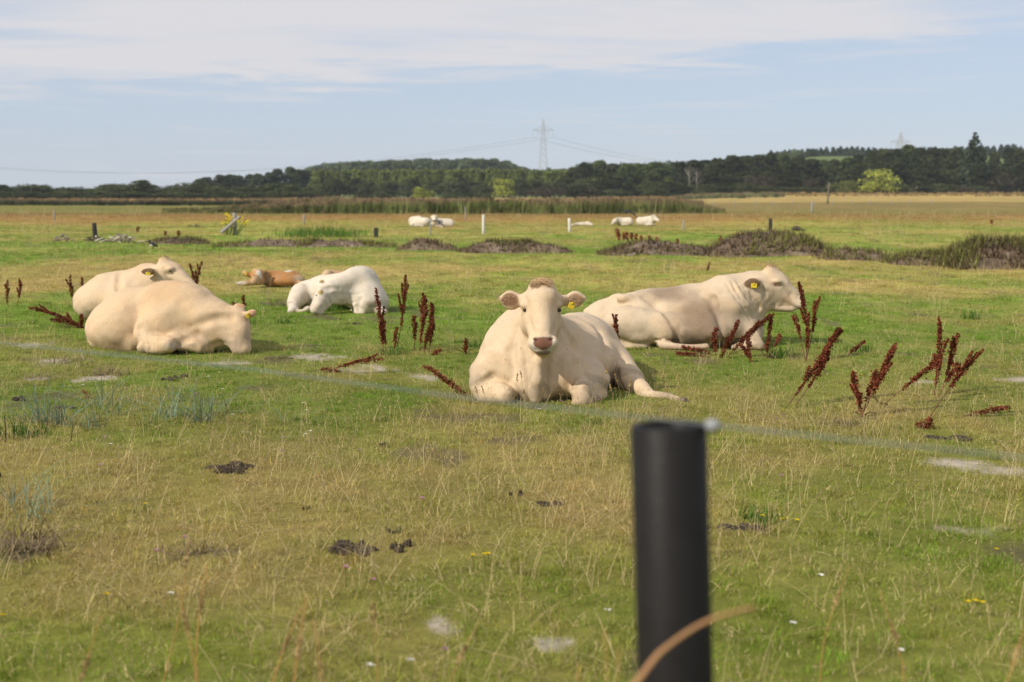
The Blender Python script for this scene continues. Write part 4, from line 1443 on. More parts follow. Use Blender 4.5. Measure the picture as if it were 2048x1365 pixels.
dock('tall dock stalk before the nose of the profile cow', [((1612, 724), (1598, 566), .22, 5), ((1610, 724), (1630, 602), .55, 3), ((1611, 722), (1588, 630), .6, 2)], fat=1.05)
dock('long dock stalk leaning steeply between the post and the forked dock', [((1572, 812), (1681, 655), .30, 7), ((1590, 806), (1658, 700), .45, 4)], fat=1.15)
dock('forked dock with one upright and one leaning stalk', [((1724, 836), (1706, 742), .2, 5), ((1722, 832), (1791, 688), .35, 6), ((1722, 832), (1752, 740), .4, 3)], leaves=2, fat=1.05)
dock('three stalked dock arching over to meet in the middle', [((1762, 812), (1880, 722), .45, 4), ((1868, 794), (1880, 645), .25, 5), ((1880, 790), (1916, 668), .45, 3)], leaves=3, fat=1.05)
dock('dock stalk with a long bare stem leaning over', [((1856, 838), (1957, 706), .52, 4), ((1872, 800), (1915, 726), .5, 2)])
dock('collapsed clump of dark dock at the foot of the bare stemmed one', [((1870, 858), (1832, 852), .0, 3), ((1850, 858), (1860, 836), .0, 2)], size=.009)
dock('dead dock stalk lying flat in the grass by the sand strip', [((1925, 834), (2020, 815), .1, 4)], dens=500)
dock('tiny dock sprig leaning in a green tuft', [((1696, 710), (1728, 684), .1, 3)])
dock('dark dock stalks sprawled flat beside the sleeping cow', [((168, 656), (58, 616), .2, 7), ((172, 656), (100, 640), .1, 5), ((160, 656), (162, 628), .1, 3)], fat=1.2)
dock('dark many stemmed dock behind the cow with raised head', [((392, 582), (380, 528), .2, 3), ((393, 582), (404, 523), .2, 3), ((392, 582), (392, 540), .1, 2)], Yoff=0.0)
dock('dark dock beside the pink ear of the sleeping cow', [((490, 622), (487, 590), .1, 4), ((489, 622), (464, 605), .3, 2)])
g_ = 'thin dock stalks in the open pasture'
dock('thin dark dock stalk standing clear of the cow with raised head', [((147, 614), (140, 550), .35, 2)], group=g_)
dock('short dark dock stalk touching the rump of the cow with raised head', [((170, 606), (164, 555), .4, 2)], group=g_)
dock('thin dock stalk at the open edge of the pasture, first of two', [((16, 615), (15, 562), .3, 2)], group=g_)
dock('thin dock stalk at the open edge of the pasture, forked at its top', [((33, 612), (39, 560), .35, 3)], group=g_)
dock('tiny dock sprig near the earth banks', [((1414, 541), (1420, 524), .2, 1)])
dock('small red sorrel spike in the tufts of bluish grass', [((182, 800), (164, 782), .1, 1)], pale=True, size=.006)
for i, (px, py, h) in enumerate(((1238, 482, 15), (1247, 482, 17), (1256, 483, 18), (1264, 482, 16), (1273, 483, 14), (1283, 484, 12), (1300, 484, 12), (1236, 476, 12), (1315, 485, 10), (1236, 474, 15))):
    dock('rusty dock in the far clump beyond the earth banks', [((px, py), (px + random.uniform(-2, 2), py - h), .2, 2)], size=.03, dens=260, fat=2.2, group='rusty docks beyond the earth banks', pale=True)
for i, (px, py, h) in enumerate(((1235, 473, 16), (1355, 490, 12), (1440, 485, 12), (1462, 484, 11), (1494, 482, 13), (2035, 490, 14), (1935, 497, 10), (1985, 452, 12), (275, 466, 12), (358, 478, 16), (330, 475, 12), (1905, 500, 9))):
    dock('lone rusty dock standing in the far pasture', [((px, py), (px + random.uniform(-3, 3), py - h), .2, 3)], size=.03, dens=260, fat=2.4, group='lone docks in the far pasture', pale=True)

# ================================================================== BLUISH LYME GRASS, TALL STALKS, TWIGS
M_LYME = leaf_mat('bluish_grass_leaf', (0.19, 0.25, 0.17), trans=0.25)


def leaf_tuft(name, label, cat, px, py, n, L, w, mat, spread=.6, group=None, rad=.05, partname='blades'):
    p = on_ground(px, py)
    root = empty(name, p); tag(root, label, cat, group)
    m = MB()
    for i in range(n):
        th = random.uniform(0, 2 * math.pi); ln = L * random.uniform(.5, 1.2)
        d = Vector((math.cos(th), math.sin(th), 0)); le = abs(random.gauss(0, spread)) + .08
        sd = Vector((-d.y, d.x, 0)) * w
        o = Vector((random.gauss(0, rad), random.gauss(0, rad), -.01))
        P_ = [o + d * (ln * le * t * (1 + .5 * t)) + Vector((0, 0, ln * (t - .4 * min(le, 1.2) * t * t))) for t in (0, .35, .7, 1)]
        b = random.uniform(.7, 1.3); k = len(m.v)
        m.v += [tuple(P_[0] - sd), tuple(P_[0] + sd), tuple(P_[1] + sd * .9), tuple(P_[1] - sd * .9), tuple(P_[2] + sd * .6), tuple(P_[2] - sd * .6), tuple(P_[3])]
        m.f += [(k, k + 1, k + 2, k + 3), (k + 3, k + 2, k + 4, k + 5), (k + 5, k + 4, k + 6)]
        m.b += [b] * 7
    o = m.build(partname, mat, root); o['kind'] = 'stuff'
    return root


g_ = 'bluish grass tufts'
for (px, py, n, L) in ((95, 850, 46, .26), (60, 845, 26, .22), (128, 858, 34, .2), (205, 815, 24, .25), (232, 835, 14, .2), (345, 838, 26, .2), (405, 850, 40, .27), (425, 835, 20, .24), (365, 800, 10, .2),
                       (310, 850, 14, .16), (30, 1010, 16, .2), (70, 1030, 16, .2), (575, 845, 10, .12), (180, 860, 14, .16)):
    leaf_tuft('bluish_grass_tuft', 'bluish grey tuft of coarse grass in the near meadow', 'grass tuft', px, py, int(n * 1.2), L * 1.3, .0030, M_LYME, 1.0, g_)
g_ = 'dry straw tufts'
for (px, py, n, L) in ((215, 752, 90, .13), (80, 756, 60, .10), (118, 726, 60, .12), (555, 612, 80, .24), (165, 735, 12, .16), (1700, 850, 40, .12), (640, 700, 30, .08), (390, 1105, 60, .10), (60, 1100, 80, .16), (30, 1080, 60, .18)):
    leaf_tuft('dry_grass_tuft', 'brown tuft of dead grass heaped on the turf', 'grass tuft', px, py, n, L, .003, rough_mat('dead_grass', (.20, .145, .085), var=.2), 1.1, g_, rad=.09)
g_ = 'lush green tufts'
M_GREENTUFT = leaf_mat('lush_grass_leaf', (0.085, 0.165, 0.028), trans=0.3)
for (px, py, n, L) in ((680, 622, 120, .16), (655, 626, 80, .14), (720, 628, 60, .12), (1560, 716, 70, .15), (790, 708, 60, .14), (1720, 705, 50, .12), (50, 880, 90, .12), (950, 700, 50, .12), (1010, 700, 40, .1), (500, 650, 50, .12), (570, 650, 50, .12), (1510, 1040, 60, .10), (1940, 640, 60, .16), (640, 470, 150, .45), (610, 474, 120, .42), (700, 472, 110, .41), (585, 472, 80, .41), (670, 474, 110, .42)):
    leaf_tuft('lush_grass_tuft', 'lush dark green grass tuft rising above the cropped turf', 'grass tuft', px, py, n, L, .0045 if L < .4 else .011, M_GREENTUFT, .4, g_, rad=.07 if L < .4 else .5)


def stalk(label, pts, rad, mat, name='dry_stalk', cat='stalk', group=None, head=0):
    """bent dry stalk through world points; first point stands on the ground"""
    b0 = Vector(pts[0])
    root = empty(name, b0); tag(root, label, cat, group)
    P_ = [Vector(p) - b0 for p in pts]
    # Catmull-Rom
    Q = []
    for i in range(len(P_) - 1):
        p0, p1, p2, p3 = P_[max(i - 1, 0)], P_[i], P_[i + 1], P_[min(i + 2, len(P_) - 1)]
        for j in range(5):
            t = j / 5
            Q.append(.5 * ((2 * p1) + (p2 - p0) * t + (2 * p0 - 5 * p1 + 4 * p2 - p3) * t * t + (3 * p1 - p0 - 3 * p2 + p3) * t ** 3))
    Q.append(P_[-1])
    m = MB(); n = len(Q)
    m.tube(Q, [rad * (1 - .55 * i / (n - 1)) for i in range(n)], 6)
    m.build('stem', mat, root, True)
    if head:
        s = MB(); seeds(s, Q[-4], (Q[-1] - Q[-4]).normalized(), head, .007, 900, .006)
        s.build('seed_head', M_STRAW, root)
    return root


M_REED = rough_mat('dry_reed_stalk', (0.40, 0.22, 0.10), rough=.7, var=.2, scale=20)
g0 = at(1262, 1365, 1.80)
stalk('curved brown reed stalk arching in front of the black post', [(g0.x - .34, 1.70, 0.0), (g0.x - .25, 1.74, .45), (g0.x - .10, 1.78, .82), tuple(at(1285, 1350, 1.80)), tuple(at(1340, 1290, 1.82)), tuple(at(1420, 1240, 1.84)), tuple(at(1510, 1214, 1.86))], .0062, M_REED)
g_ = 'tall dry stalks beside the fence'
for (bx, Y, tx, ty, r) in ((1180, 2.5, 1140, 1330, .0022), (1210, 2.3, 1250, 1262, .0022), (1235, 2.2, 1205, 1300, .002), (1275, 2.1, 1330, 1310, .002), (560, 3.2, 640, 1195, .0036), (540, 3.4, 560, 1215, .0032), (410, 3.6, 428, 1130, .003),
                           (395, 3.5, 402, 1170, .0022), (610, 3.0, 655, 1240, .0024), (320, 4.2, 365, 1075, .0018), (1760, 3.4, 1800, 1180, .002), (1640, 3.8, 1660, 1130, .0016), (900, 3.4, 930, 1240, .0016), (1990, 3.2, 2040, 1210, .002), (100, 3.0, 150, 1230, .002), (760, 3.8, 770, 1170, .0016)):
    t_ = at(tx, ty, Y + .05)
    bb = at(bx, 1365, Y)
    stalk('tall dry stalk of grass growing along the near fence', [(bb.x, Y, 0), tuple(Vector((bb.x, Y, 0)).lerp(t_, .5) + Vector((random.uniform(-.05, .05), 0, .03))), tuple(t_ + Vector((random.uniform(-.07, .07), 0, 0)))], r, rough_mat('golden_stalk', (.46, .24, .08), var=.15), group=g_, head=.06)
M_TWIG = rough_mat('dark_twig', (.05, .035, .025), var=.2)
a_, c_ = on_ground(11, 892), at(8, 832, gY(892))
stalk('thin dark upright twig at the meadow edge', [tuple(a_), tuple(a_.lerp(c_, .5) + Vector((.006, 0, 0))), tuple(c_)], .006, M_TWIG, 'twig', 'twig')
a_, c_ = on_ground(142, 890), at(146, 848, gY(890))
stalk('thin dark twig with a small top among the bluish grass', [tuple(a_), tuple(a_.lerp(c_, .5)), tuple(c_)], .0035, M_TWIG, 'twig', 'twig')
a_ = on_ground(1318, 788)
stalk('small curled brown leaf stalk beside the outstretched hoof', [tuple(a_), tuple(at(1314, 781, a_.y)), tuple(at(1321, 775, a_.y)), tuple(at(1340, 773, a_.y))], .004, M_TWIG, 'twig', 'twig')
a_ = on_ground(168, 722)
stalk('bleached bare stick poking from the turf', [tuple(a_), tuple(at(163, 706, a_.y)), tuple(at(161, 695, a_.y))], .006, rough_mat('bleached_stick', (.45, .39, .30), var=.15), 'twig', 'twig')
# straw stems standing in front of the forward facing cow
g_ = 'straw stems before the forward facing cow'
for i in range(16):
    px = random.uniform(940, 1400); py = random.uniform(805, 850)
    a_ = on_ground(px, py); h = random.uniform(.12, .34)
    c_ = a_ + Vector((random.uniform(-.1, .1), random.uniform(-.05, .05), h))
    stalk('thin straw stem rising before the forward facing cow', [tuple(a_), tuple(a_.lerp(c_, .6) + Vector((random.uniform(-.012, .012), 0, 0))), tuple(c_)], .0017, M_STRAW, group=g_, head=.05)

# ================================================================== FLOWERS
M_PINK = leaf_mat('thrift_petals', (.55, .27, .42), trans=.3); M_YEL = leaf_mat('hawkbit_petals', (.75, .55, .02), trans=.3); M_WHT = leaf_mat('yarrow_petals', (.75, .73, .66), trans=.3)
M_FSTEM = leaf_mat('flower_stem', (.15, .18, .05), trans=.2)


def flower(px, py, kind, r):
    """small flower whose bloom is seen at pixel (px, py)"""
    hh = {'pink': .09, 'yellow': .07, 'white': .08}[kind]
    Y = gY(py) * (CAMH - hh) / CAMH
    b = at(px, py, Y)
    z0 = zt(b.x, b.y); b.z = max(b.z, z0 + .04)
    lab = {'pink': 'small pink thrift flower in the meadow grass', 'yellow': 'small yellow hawkbit flower in the meadow grass', 'white': 'small white yarrow flower in the meadow grass'}[kind]
    root = empty({'pink': 'thrift_flower', 'yellow': 'hawkbit_flower', 'white': 'yarrow_flower'}[kind], (b.x, b.y, z0))
    tag(root, lab, 'flower', kind + ' meadow flowers')
    t = b - root.location
    m = MB(); m.tube([(0.004, 0, -.01), t * .5 + Vector((.004, 0, 0)), t], .0014, 4); m.build('stem', M_FSTEM, root)
    m = MB()
    for i in range(26):
        th = random.uniform(0, 2 * math.pi); rr = r * math.sqrt(random.random())
        zc = (r * .55 * (1 - (rr / r) ** 2)) if kind == 'pink' else r * .12 * random.random()
        p = t + Vector((rr * math.cos(th), rr * math.sin(th), zc))
        u = Vector((math.cos(th), math.sin(th), .3)) * r * .28; w = Vector((-math.sin(th), math.cos(th), .2)) * r * .2
        m.quad(p, u, w, random.uniform(.75, 1.2))
    m.build('bloom', {'pink': M_PINK, 'yellow': M_YEL, 'white': M_WHT}[kind], root)


for (px, py) in ((1198, 801), (1122, 803), (718, 901), (1563, 952), (1565, 833), (208, 876), (393, 787), (484, 826), (565, 876), (368, 1075), (312, 1102), (843, 997), (690, 1135), (252, 779), (562, 903), (200, 930), (1552, 838), (745, 1160), (890, 1300)):
    flower(px, py, 'pink', .013)
for (px, py) in ((1562, 1038), (1572, 1036), (1594, 1040), (1524, 1031), (290, 1007), (968, 1108), (976, 1107), (945, 1110), (1935, 1203), (1950, 1201), (1962, 1204), (4, 1230), (1710, 745), (1722, 749), (1992, 1098), (212, 1188)):
    flower(px, py, 'yellow', .012)
for (px, py) in ((1078, 818), (416, 753), (606, 806), (612, 820), (494, 865), (165, 770), (342, 1186), (740, 1330), (1586, 1246), (465, 829), (610, 868), (620, 862), (1716, 800), (220, 888), (1640, 1150), (820, 1320), (1215, 1220), (444, 778), (700, 640), (480, 640), (1800, 1300)):
    flower(px, py, 'white', .013)

# ================================================================== COW PATS
M_DUNG = rough_mat('dried_dung', (.062, .046, .032), rough=.95, var=.35, scale=40, bump=.8, bscale=90)


def pat(label, px, py, w, h, thick=.03, lumps=5):
    c = on_ground(px, py)
    q = c.y / FPX
    root = empty('cow_pat', c); tag(root, label, 'cow pat', 'cow pats on the turf')
    rx, ry = w * q / 2, max(h * c.y ** 2 / (CAMH * FPX) * .8, w * q * .2)
    for k in range(lumps * 2):
        m = MB()
        n = 12; a0 = random.random()
        cx_, cy_ = random.uniform(-.7, .7) * rx, random.uniform(-.6, .6) * ry
        r1 = rx * random.uniform(.12, .36); th = thick * random.uniform(.3, .9)
        vs = []
        for ring, (fr, fz) in enumerate(((1, -.3), (.95, .4), (.7, .85), (.35, 1))):
            for j in range(n):
                an = 2 * math.pi * j / n
                rr = r1 * fr * (1 + .35 * (vnoise(np.array([math.cos(an) * 1.7 + k * 9 + px]), np.array([math.sin(an) * 1.7 + ring * .4]), 3)[0] - .5) * 2)
                vs.append((cx_ + rr * math.cos(an), cy_ + rr * math.sin(an) * .8, th * fz * random.uniform(.75, 1.25)))
        vs.append((cx_, cy_, th * .9))
        fs = [(r_ * n + j, r_ * n + (j + 1) % n, (r_ + 1) * n + (j + 1) % n, (r_ + 1) * n + j) for r_ in range(3) for j in range(n)]
        fs += [(3 * n + j, 3 * n + (j + 1) % n, 4 * n) for j in range(n)]
        m._add(vs, fs, random.uniform(.7, 1.4))
        m.build('lump', M_DUNG, root)


pat('broken dark cow pat below the sleeping cow', 348, 762, 52, 10, .03, 5)
pat('scattered dark cow pat with three crumbs in the open turf', 458, 944, 120, 14, .035, 9)
pat('large crumbled cow pat beside an oval lump', 705, 1106, 110, 22, .035, 9)
pat('oval lumpy cow pat beside the large crumbled one', 800, 1104, 56, 16, .04, 5)
pat('small black cow pat above the oval lump', 788, 1070, 36, 8, .025, 3)
pat('tiny black dung crumb in the straw grass', 612, 1020, 16, 8, .02, 2)
pat('dark cow pat among the bluish grass tufts', 48, 802, 40, 8, .03, 4)
pat('flat brown cow pat in the bluish grass', 130, 818, 60, 8, .025, 4)
pat('brown dung streak beside the black post', 1490, 1056, 130, 10, .02, 7)
pat('small brown dung patch in bright green grass', 1100, 1010, 70, 8, .02, 4)
pat('thin dark dung strip beyond the dock clump', 1890, 876, 110, 5, .02, 5)
pat('small dark dung crumb by the edge of the straw', 8, 955, 20, 10, .03, 2)
pat('brown dung crumb in the straw grass mid meadow', 770, 889, 34, 8, .02, 3)
pat('brown dung crumb near the yarrow', 1030, 990, 34, 5, .02, 3)
pat('flat dark dung mark before the curled white cow', 700, 652, 60, 5, .02, 4)
pat('dark dung mark beside the front of the bushy dock', 560, 716, 70, 5, .02, 4)

# ================================================================== FENCE IN FRONT
M_PVC = rough_mat('black_plastic_pipe', (.0145, .0130, .0126), rough=.5, var=.3, scale=14, spec=.14, use_br=False, bump=.1, bscale=120)
M_INS = rough_mat('grey_insulator', (.26, .27, .28), rough=.4, var=.1, use_br=False)
M_WIRE = rough_mat('grey_fence_rope', (.16, .19, .19), rough=.7, var=.2, scale=60, use_br=False)


def black_post():
    Yp = 2.06
    top = at(1337, 849, Yp); low = at(1350, 1340, Yp - .02)
    ax = (top - low).normalized()
    bot = top + ax * (-(top.z + .15) / ax.z)
    root = empty('fence_post', (bot.x, bot.y, 0)); tag(root, 'thick black plastic pipe post with an open top', 'fence post')
    o = Vector((bot.x, bot.y, 0))
    m = MB()
    n = 48; ro, ri = .0612, .048
    a = ax.cross(Vector((0, 1, 0))).normalized(); c = ax.cross(a)
    prof = [(bot, ro), (bot.lerp(top, .5), ro), (top - ax * .003, ro), (top, ro - .003), (top, ri + .003), (top - ax * .003, ri), (top - ax * .5, ri)]
    vs = [p - o + (a * math.cos(2 * math.pi * j / n) + c * math.sin(2 * math.pi * j / n)) * r for (p, r) in prof for j in range(n)]
    fs = [(i * n + j, i * n + (j + 1) % n, (i + 1) * n + (j + 1) % n, (i + 1) * n + j) for i in range(len(prof) - 1) for j in range(n)]
    fs.append(tuple(range((len(prof) - 1) * n, len(prof) * n)))
    m._add(vs, fs)
    m.build('pipe', M_PVC, root, True)
    ip = at(1410, 852, Yp - .02)
    m = MB(); e = at(1434, 852, Yp - .05)
    m.tube([ip - o, ip.lerp(e, .4) - o, ip.lerp(e, .45) - o, ip.lerp(e, .75) - o, ip.lerp(e, .8) - o, e - o], [.006, .006, .011, .011, .007, .008], 12)
    m.build('insulator', M_INS, root, True)
    # two ropes leave the insulator
    for lab, pts in (('blurred grey fence rope running away over the meadow', [e, at(930, 796, 2.47), at(520, 741, 2.86), at(0, 686, 3.42), at(-700, 640, 4.2)]),
                     ('blurred grey fence rope coming towards us from the insulator', [e, at(1700, 880, 1.96), at(2048, 916, 1.87), at(2700, 985, 1.7)])):
        Q = [Vector(p) for p in pts]
        r_ = MB(); r_.tube([q - Q[0] for q in Q], .0016, 6)
        rp = r_.build('fence_rope', M_WIRE, None, True, Q[0]); tag(rp, lab, 'fence rope', 'ropes of the near fence')


black_post()
# ================================================================== EARTH BANKS
def bank_mat():
    m, n, l = new_mat('dug_earth')
    out = N(n, 'ShaderNodeOutputMaterial'); bs = N(n, 'ShaderNodeBsdfPrincipled')
    bs.inputs['Roughness'].default_value = .95; bs.inputs['Specular IOR Level'].default_value = .1
    l.new(bs.outputs[0], out.inputs['Surface'])
    geo = N(n, 'ShaderNodeNewGeometry')
    nz = N(n, 'ShaderNodeTexNoise'); nz.inputs['Scale'].default_value = 1.6; nz.inputs['Detail'].default_value = 8; nz.inputs['Roughness'].default_value = .7
    l.new(geo.outputs['Position'], nz.inputs['Vector'])
    rp = N(n, 'ShaderNodeValToRGB')
    el = rp.color_ramp.elements
    el[0].position = .33; el[0].color = (.060, .046, .034, 1)
    el[1].position = .72; el[1].color = (.30, .245, .19, 1)
    e2 = el.new(.5); e2.color = (.150, .108, .072, 1)
    l.new(nz.outputs['Fac'], rp.inputs[0]); l.new(rp.outputs[0], bs.inputs['Base Color'])
    n2_ = N(n, 'ShaderNodeTexNoise'); n2_.inputs['Scale'].default_value = 9; n2_.inputs['Detail'].default_value = 6
    l.new(geo.outputs['Position'], n2_.inputs['Vector'])
    bp = N(n, 'ShaderNodeBump'); bp.inputs['Distance'].default_value = .12; bp.inputs['Strength'].default_value = .9
    l.new(n2_.outputs['Fac'], bp.inputs['Height']); l.new(bp.outputs[0], bs.inputs['Normal'])
    return m


M_BANK = bank_mat()
M_SCRUB = leaf_mat('brown_scrub', (.17, .12, .075), trans=.2)
M_SCRUBG = leaf_mat('olive_scrub', (.20, .20, .06), trans=.25)


def bank(label, x0, x1, ytop, ybase, seed, green=.4, depth=1.6, nscrub=700, tall=.12):
    c = gp((x0 + x1) / 2, ybase)
    q = c.y / FPX
    L = (x1 - x0) * q / 2; H = (ybase - ytop) * q * 1.0
    cy0 = c.y + depth * .45
    nx, ny = max(24, int(L * 14)), 18
    xs = np.linspace(-L, L, nx); ys = np.linspace(-depth / 2, depth / 2, ny)
    X, Y = np.meshgrid(xs, ys)
    e = np.clip(1 - np.abs(X / L) ** 2.2, 0, 1) * np.clip(1 - np.abs(Y / (depth / 2)) ** 2, 0, 1) ** .75
    nb = fbm((X + c.x) * 1.1 + seed * 7, (Y + cy0) * 1.1, seed, 4); nf = fbm((X + c.x) * 4 + seed, (Y + cy0) * 4, seed + 3, 3)
    Z = H * e * (.35 + 1.15 * nb) + e * (nf - .5) * H * .5
    Z = Z + tz(X + c.x, Y + cy0) - .04 - .1 * (1 - np.clip(e * 6, 0, 1))
    V = np.stack([X.ravel(), Y.ravel(), Z.ravel()], 1)
    i = (np.arange(ny - 1)[:, None] * nx + np.arange(nx - 1)[None]).ravel()
    F = np.stack([i, i + 1, i + nx + 1, i + nx], 1)
    root = empty('earth_bank', (c.x, cy0, 0)); tag(root, label, 'earth bank', 'earth banks along the ditch')
    link('soil', mesh_np('soil', V, F, M_BANK, True), root)
    for nm, mat, nn, gr in (('dead_scrub', M_SCRUB, int(nscrub * (1 - green)), 0), ('grass_cover', M_SCRUBG, int(nscrub * green), 1)):
        m = MB()
        for k in range(nn):
            j = random.randrange(len(V))
            p = Vector(V[j]) + Vector((random.uniform(-.1, .1), random.uniform(-.05, .05), -.03))
            if gr and vnoise(np.array([p.x * .9 + seed]), np.array([p.y]), 9)[0] < .45: continue
            for b_ in range(4):
                th = random.uniform(0, 2 * math.pi); h = tall * random.uniform(.4, 1.3) * (1.3 if gr else 1)
                t = p + Vector((math.cos(th) * h * .7, math.sin(th) * h * .7, h)); s = Vector((-math.sin(th), math.cos(th), 0)) * .016
                m._add([p - s, p + s, t], [(0, 1, 2)], random.uniform(.5, 1.4))
        if m.v: m.build(nm, mat, root)['kind'] = 'stuff'


bank('long low grassy bank running up to the dark earth heap', 405, 800, 480, 496, 1, .8, 1.8, 1500)
bank('dark bare earth heap before the white fence posts', 792, 916, 481, 503, 2, .1, 1.5, 500)
bank('bank half covered in olive scrub and half in brown earth', 905, 1152, 482, 508, 3, .5, 1.7, 1000)
bank('broad grey brown earth bank with pale spots', 1196, 1452, 484, 514, 4, .3, 1.8, 1200)
bank('highest earth bank with a humped top', 1420, 1682, 468, 517, 5, .45, 2.4, 1600, .16)
bank('low sandy bank beside the highest bank', 1636, 1815, 501, 523, 6, .35, 1.4, 500)
bank('low grassy bank between the sandy bank and the dark scrub heap', 1780, 1950, 505, 528, 8, .7, 1.4, 700)
bank('tall dark scrub covered heap at the end of the banks', 1905, 2150, 484, 534, 7, .55, 2.4, 1700, .2)
bank('low grey bank beside the driftwood heap', 275, 420, 474, 488, 9, .5, 1.2, 400)

# ================================================================== DRIFTWOOD AND BRUSH HEAPS
M_DRIFT = rough_mat('weathered_driftwood', (.27, .22, .17), rough=.85, var=.3, scale=10)
M_DRIFTD = rough_mat('dark_brushwood', (.10, .075, .055), rough=.9, var=.3, scale=10)
M_BLEACH = rough_mat('bleached_branch', (.60, .56, .48), rough=.8, var=.15, scale=10)


def heap(name, label, cat, px, py, w, h, n, mat, pale=0):
    c = on_ground(px, py); q = c.y / FPX
    W, H = w * q / 2, h * q
    root = empty(name, c); tag(root, label, cat)
    for i in range(n):
        m = MB()
        x = random.gauss(0, .45) * W; d = random.gauss(0, .3) * W * .5
        th = random.uniform(0, 2 * math.pi); L = random.uniform(.4, 1.0) * min(W, .9)
        z = H * max(0, 1 - abs(x / W)) * random.uniform(.1, .75) + .02
        di = Vector((math.cos(th), math.sin(th) * .6, random.uniform(-.15, .45)))
        p = Vector((x, d, z)); r = random.uniform(.012, .03)
        m.tube([p - di * L / 2, p + Vector((random.uniform(-.05, .05), 0, random.uniform(0, .08))), p + di * L / 2], [r, r * .9, r * .4], 5)
        for v in range(len(m.v)):
            if m.v[v][2] < -.02: m.v[v] = (m.v[v][0], m.v[v][1], -.02)
        m.build('branch', M_BLEACH if i < pale else mat, root)
    return root


heap('driftwood_heap', 'small rounded root stump heap at the edge of the pasture', 'driftwood', 126, 486, 36, 18, 22, M_DRIFT)
heap('driftwood_heap', 'driftwood piled round the dark leaning post', 'driftwood', 190, 487, 50, 14, 24, M_DRIFTD, 3)
heap('driftwood_heap', 'long driftwood heap with bleached branches on top', 'driftwood', 248, 487, 74, 20, 40, M_DRIFT, 7)
heap('brush_heap', 'dark heap of dead brushwood beside the dark post', 'brush heap', 1594, 463, 30, 14, 26, M_DRIFTD)
heap('driftwood_log', 'flat dark driftwood lying in the green strip', 'driftwood', 388, 455, 30, 5, 8, M_DRIFTD)
heap('brush_heap', 'small brown brush heap in the far straw meadow', 'brush heap', 1318, 399, 22, 6, 10, M_DRIFTD)
heap('brush_heap', 'dark brush heap before the pale willow bushes', 'brush heap', 1736, 393, 18, 7, 10, M_DRIFTD)

# ================================================================== FENCE POSTS FAR OFF
M_PWHITE = rough_mat('bleached_post', (.62, .59, .53), rough=.8, var=.2, scale=12)
M_PGREY = rough_mat('grey_post', (.30, .28, .25), rough=.85, var=.25, scale=12)
M_PDARK = rough_mat('dark_post', (.035, .032, .032), rough=.85, var=.25, scale=12)


def post(label, px, ytop, ybase, w, mat, lean=0, Y=None, cat='fence post', name='fence_post'):
    if Y is None:
        a = on_ground(px, ybase)
    else:
        a = at(px, ybase, Y); a.z = zt(a.x, a.y)
    t = at(px + lean, ytop, a.y)
    r = w * a.y / FPX / 2
    root = empty(name, a); tag(root, label, cat, 'weathered fence posts')
    m = MB(); d = t - a
    m.tube([Vector((0, 0, -.25)), d * .3, d * .7, d * .97, d], [r * 1.05, r * 1.05, r, r * .97, r * .7], 9)
    m.build('shaft', mat, root, True)
    return root, a, d


post('tall bleached white post between the two far cattle groups', 967, 430, 469, 6, M_PWHITE)
post('bleached white post at the flat lying far cow', 1139.5, 437, 466, 6, M_PWHITE, -1)
post('short pale post in the brown strip between far cattle and dark post', 1367, 440, 464, 4, M_PGREY)
post('dark square post in the brown strip by the brush heap', 1541, 437, 459, 7, M_PDARK)
post('grey post at the edge of the far straw meadow', 1624, 406, 427, 4, M_PGREY)
post('short pale post standing before the far pair of cows', 861, 450, 471, 3, M_PGREY)
post('thin grey post in front of the green reeds', 931, 414, 441, 2.6, M_PGREY)
post('thin pale post in the brown strip at the reed edge', 608, 430, 451, 4, M_PGREY)
post('thin brownish post in the pale straw on the open side', 109, 420, 441, 3, M_PGREY, -1)
post('dark leaning post rising from the driftwood', 191, 446, 482, 9, M_PDARK, -3)
post('dark squat stump in the grass tufts', 752, 456, 474, 9, M_PDARK)
r_, a_, d_ = post('weathered post with a slanting brace and yellow flowers', 470, 426, 472, 8, M_PGREY, -1)
m = MB(); e0, e1 = at(442, 466, a_.y - .3) - a_, at(480, 434, a_.y - .12) - a_
m.tube([e0, e1], [.07, .06], 7); m.build('brace', M_PGREY, r_)
root = empty('ragwort_plant', on_ground(462, 470)); tag(root, 'yellow flowering ragwort around the braced post', 'wildflowers')
m, s = MB(), MB()
for k in range(26):
    px = random.uniform(450, 492); py = random.uniform(430, 452) if px < 472 else random.uniform(436, 452)
    t = at(px, py, a_.y + random.uniform(-.2, .2)) - root.location
    b = Vector((t.x * .6, t.y, 0))
    s.tube([b, t], .008, 4)
    if px < 468 or random.random() < .4:
        for j in range(4):
            o = t + Vector([random.gauss(0, .06) for _ in range(3)])
            m.quad(o, Vector((.024, 0, 0)), Vector((0, .014, .016)), random.uniform(.7, 1.2))
m.build('bloom', M_YEL, root)['kind'] = 'stuff'; s.build('stem', M_GREENTUFT, root)['kind'] = 'stuff'
# tall old pole and a row of tiny posts in the straw meadow
post('tall thin leaning pole in front of the dark wood', 1655, 365, 411, 3.4, rough_mat('old_pole_wood', (.16, .145, .11), var=.2), 3, name='wooden_pole', cat='pole')
for k in range(13):
    px = 1392 + k * 39 + random.uniform(-4, 4)
    post('tiny dark post in the row crossing the far straw meadow', px, 403 - k * .2, 414 - k * .25, 1.9, M_PGREY)[0]['group'] = 'tiny far posts in a row'

# ================================================================== BIRDS
M_BIRD = rough_mat('dark_plumage', (.022, .022, .028), rough=.6, var=.2, use_br=True)
M_BIRDW = rough_mat('white_plumage', (.7, .68, .64), rough=.7, var=.1)


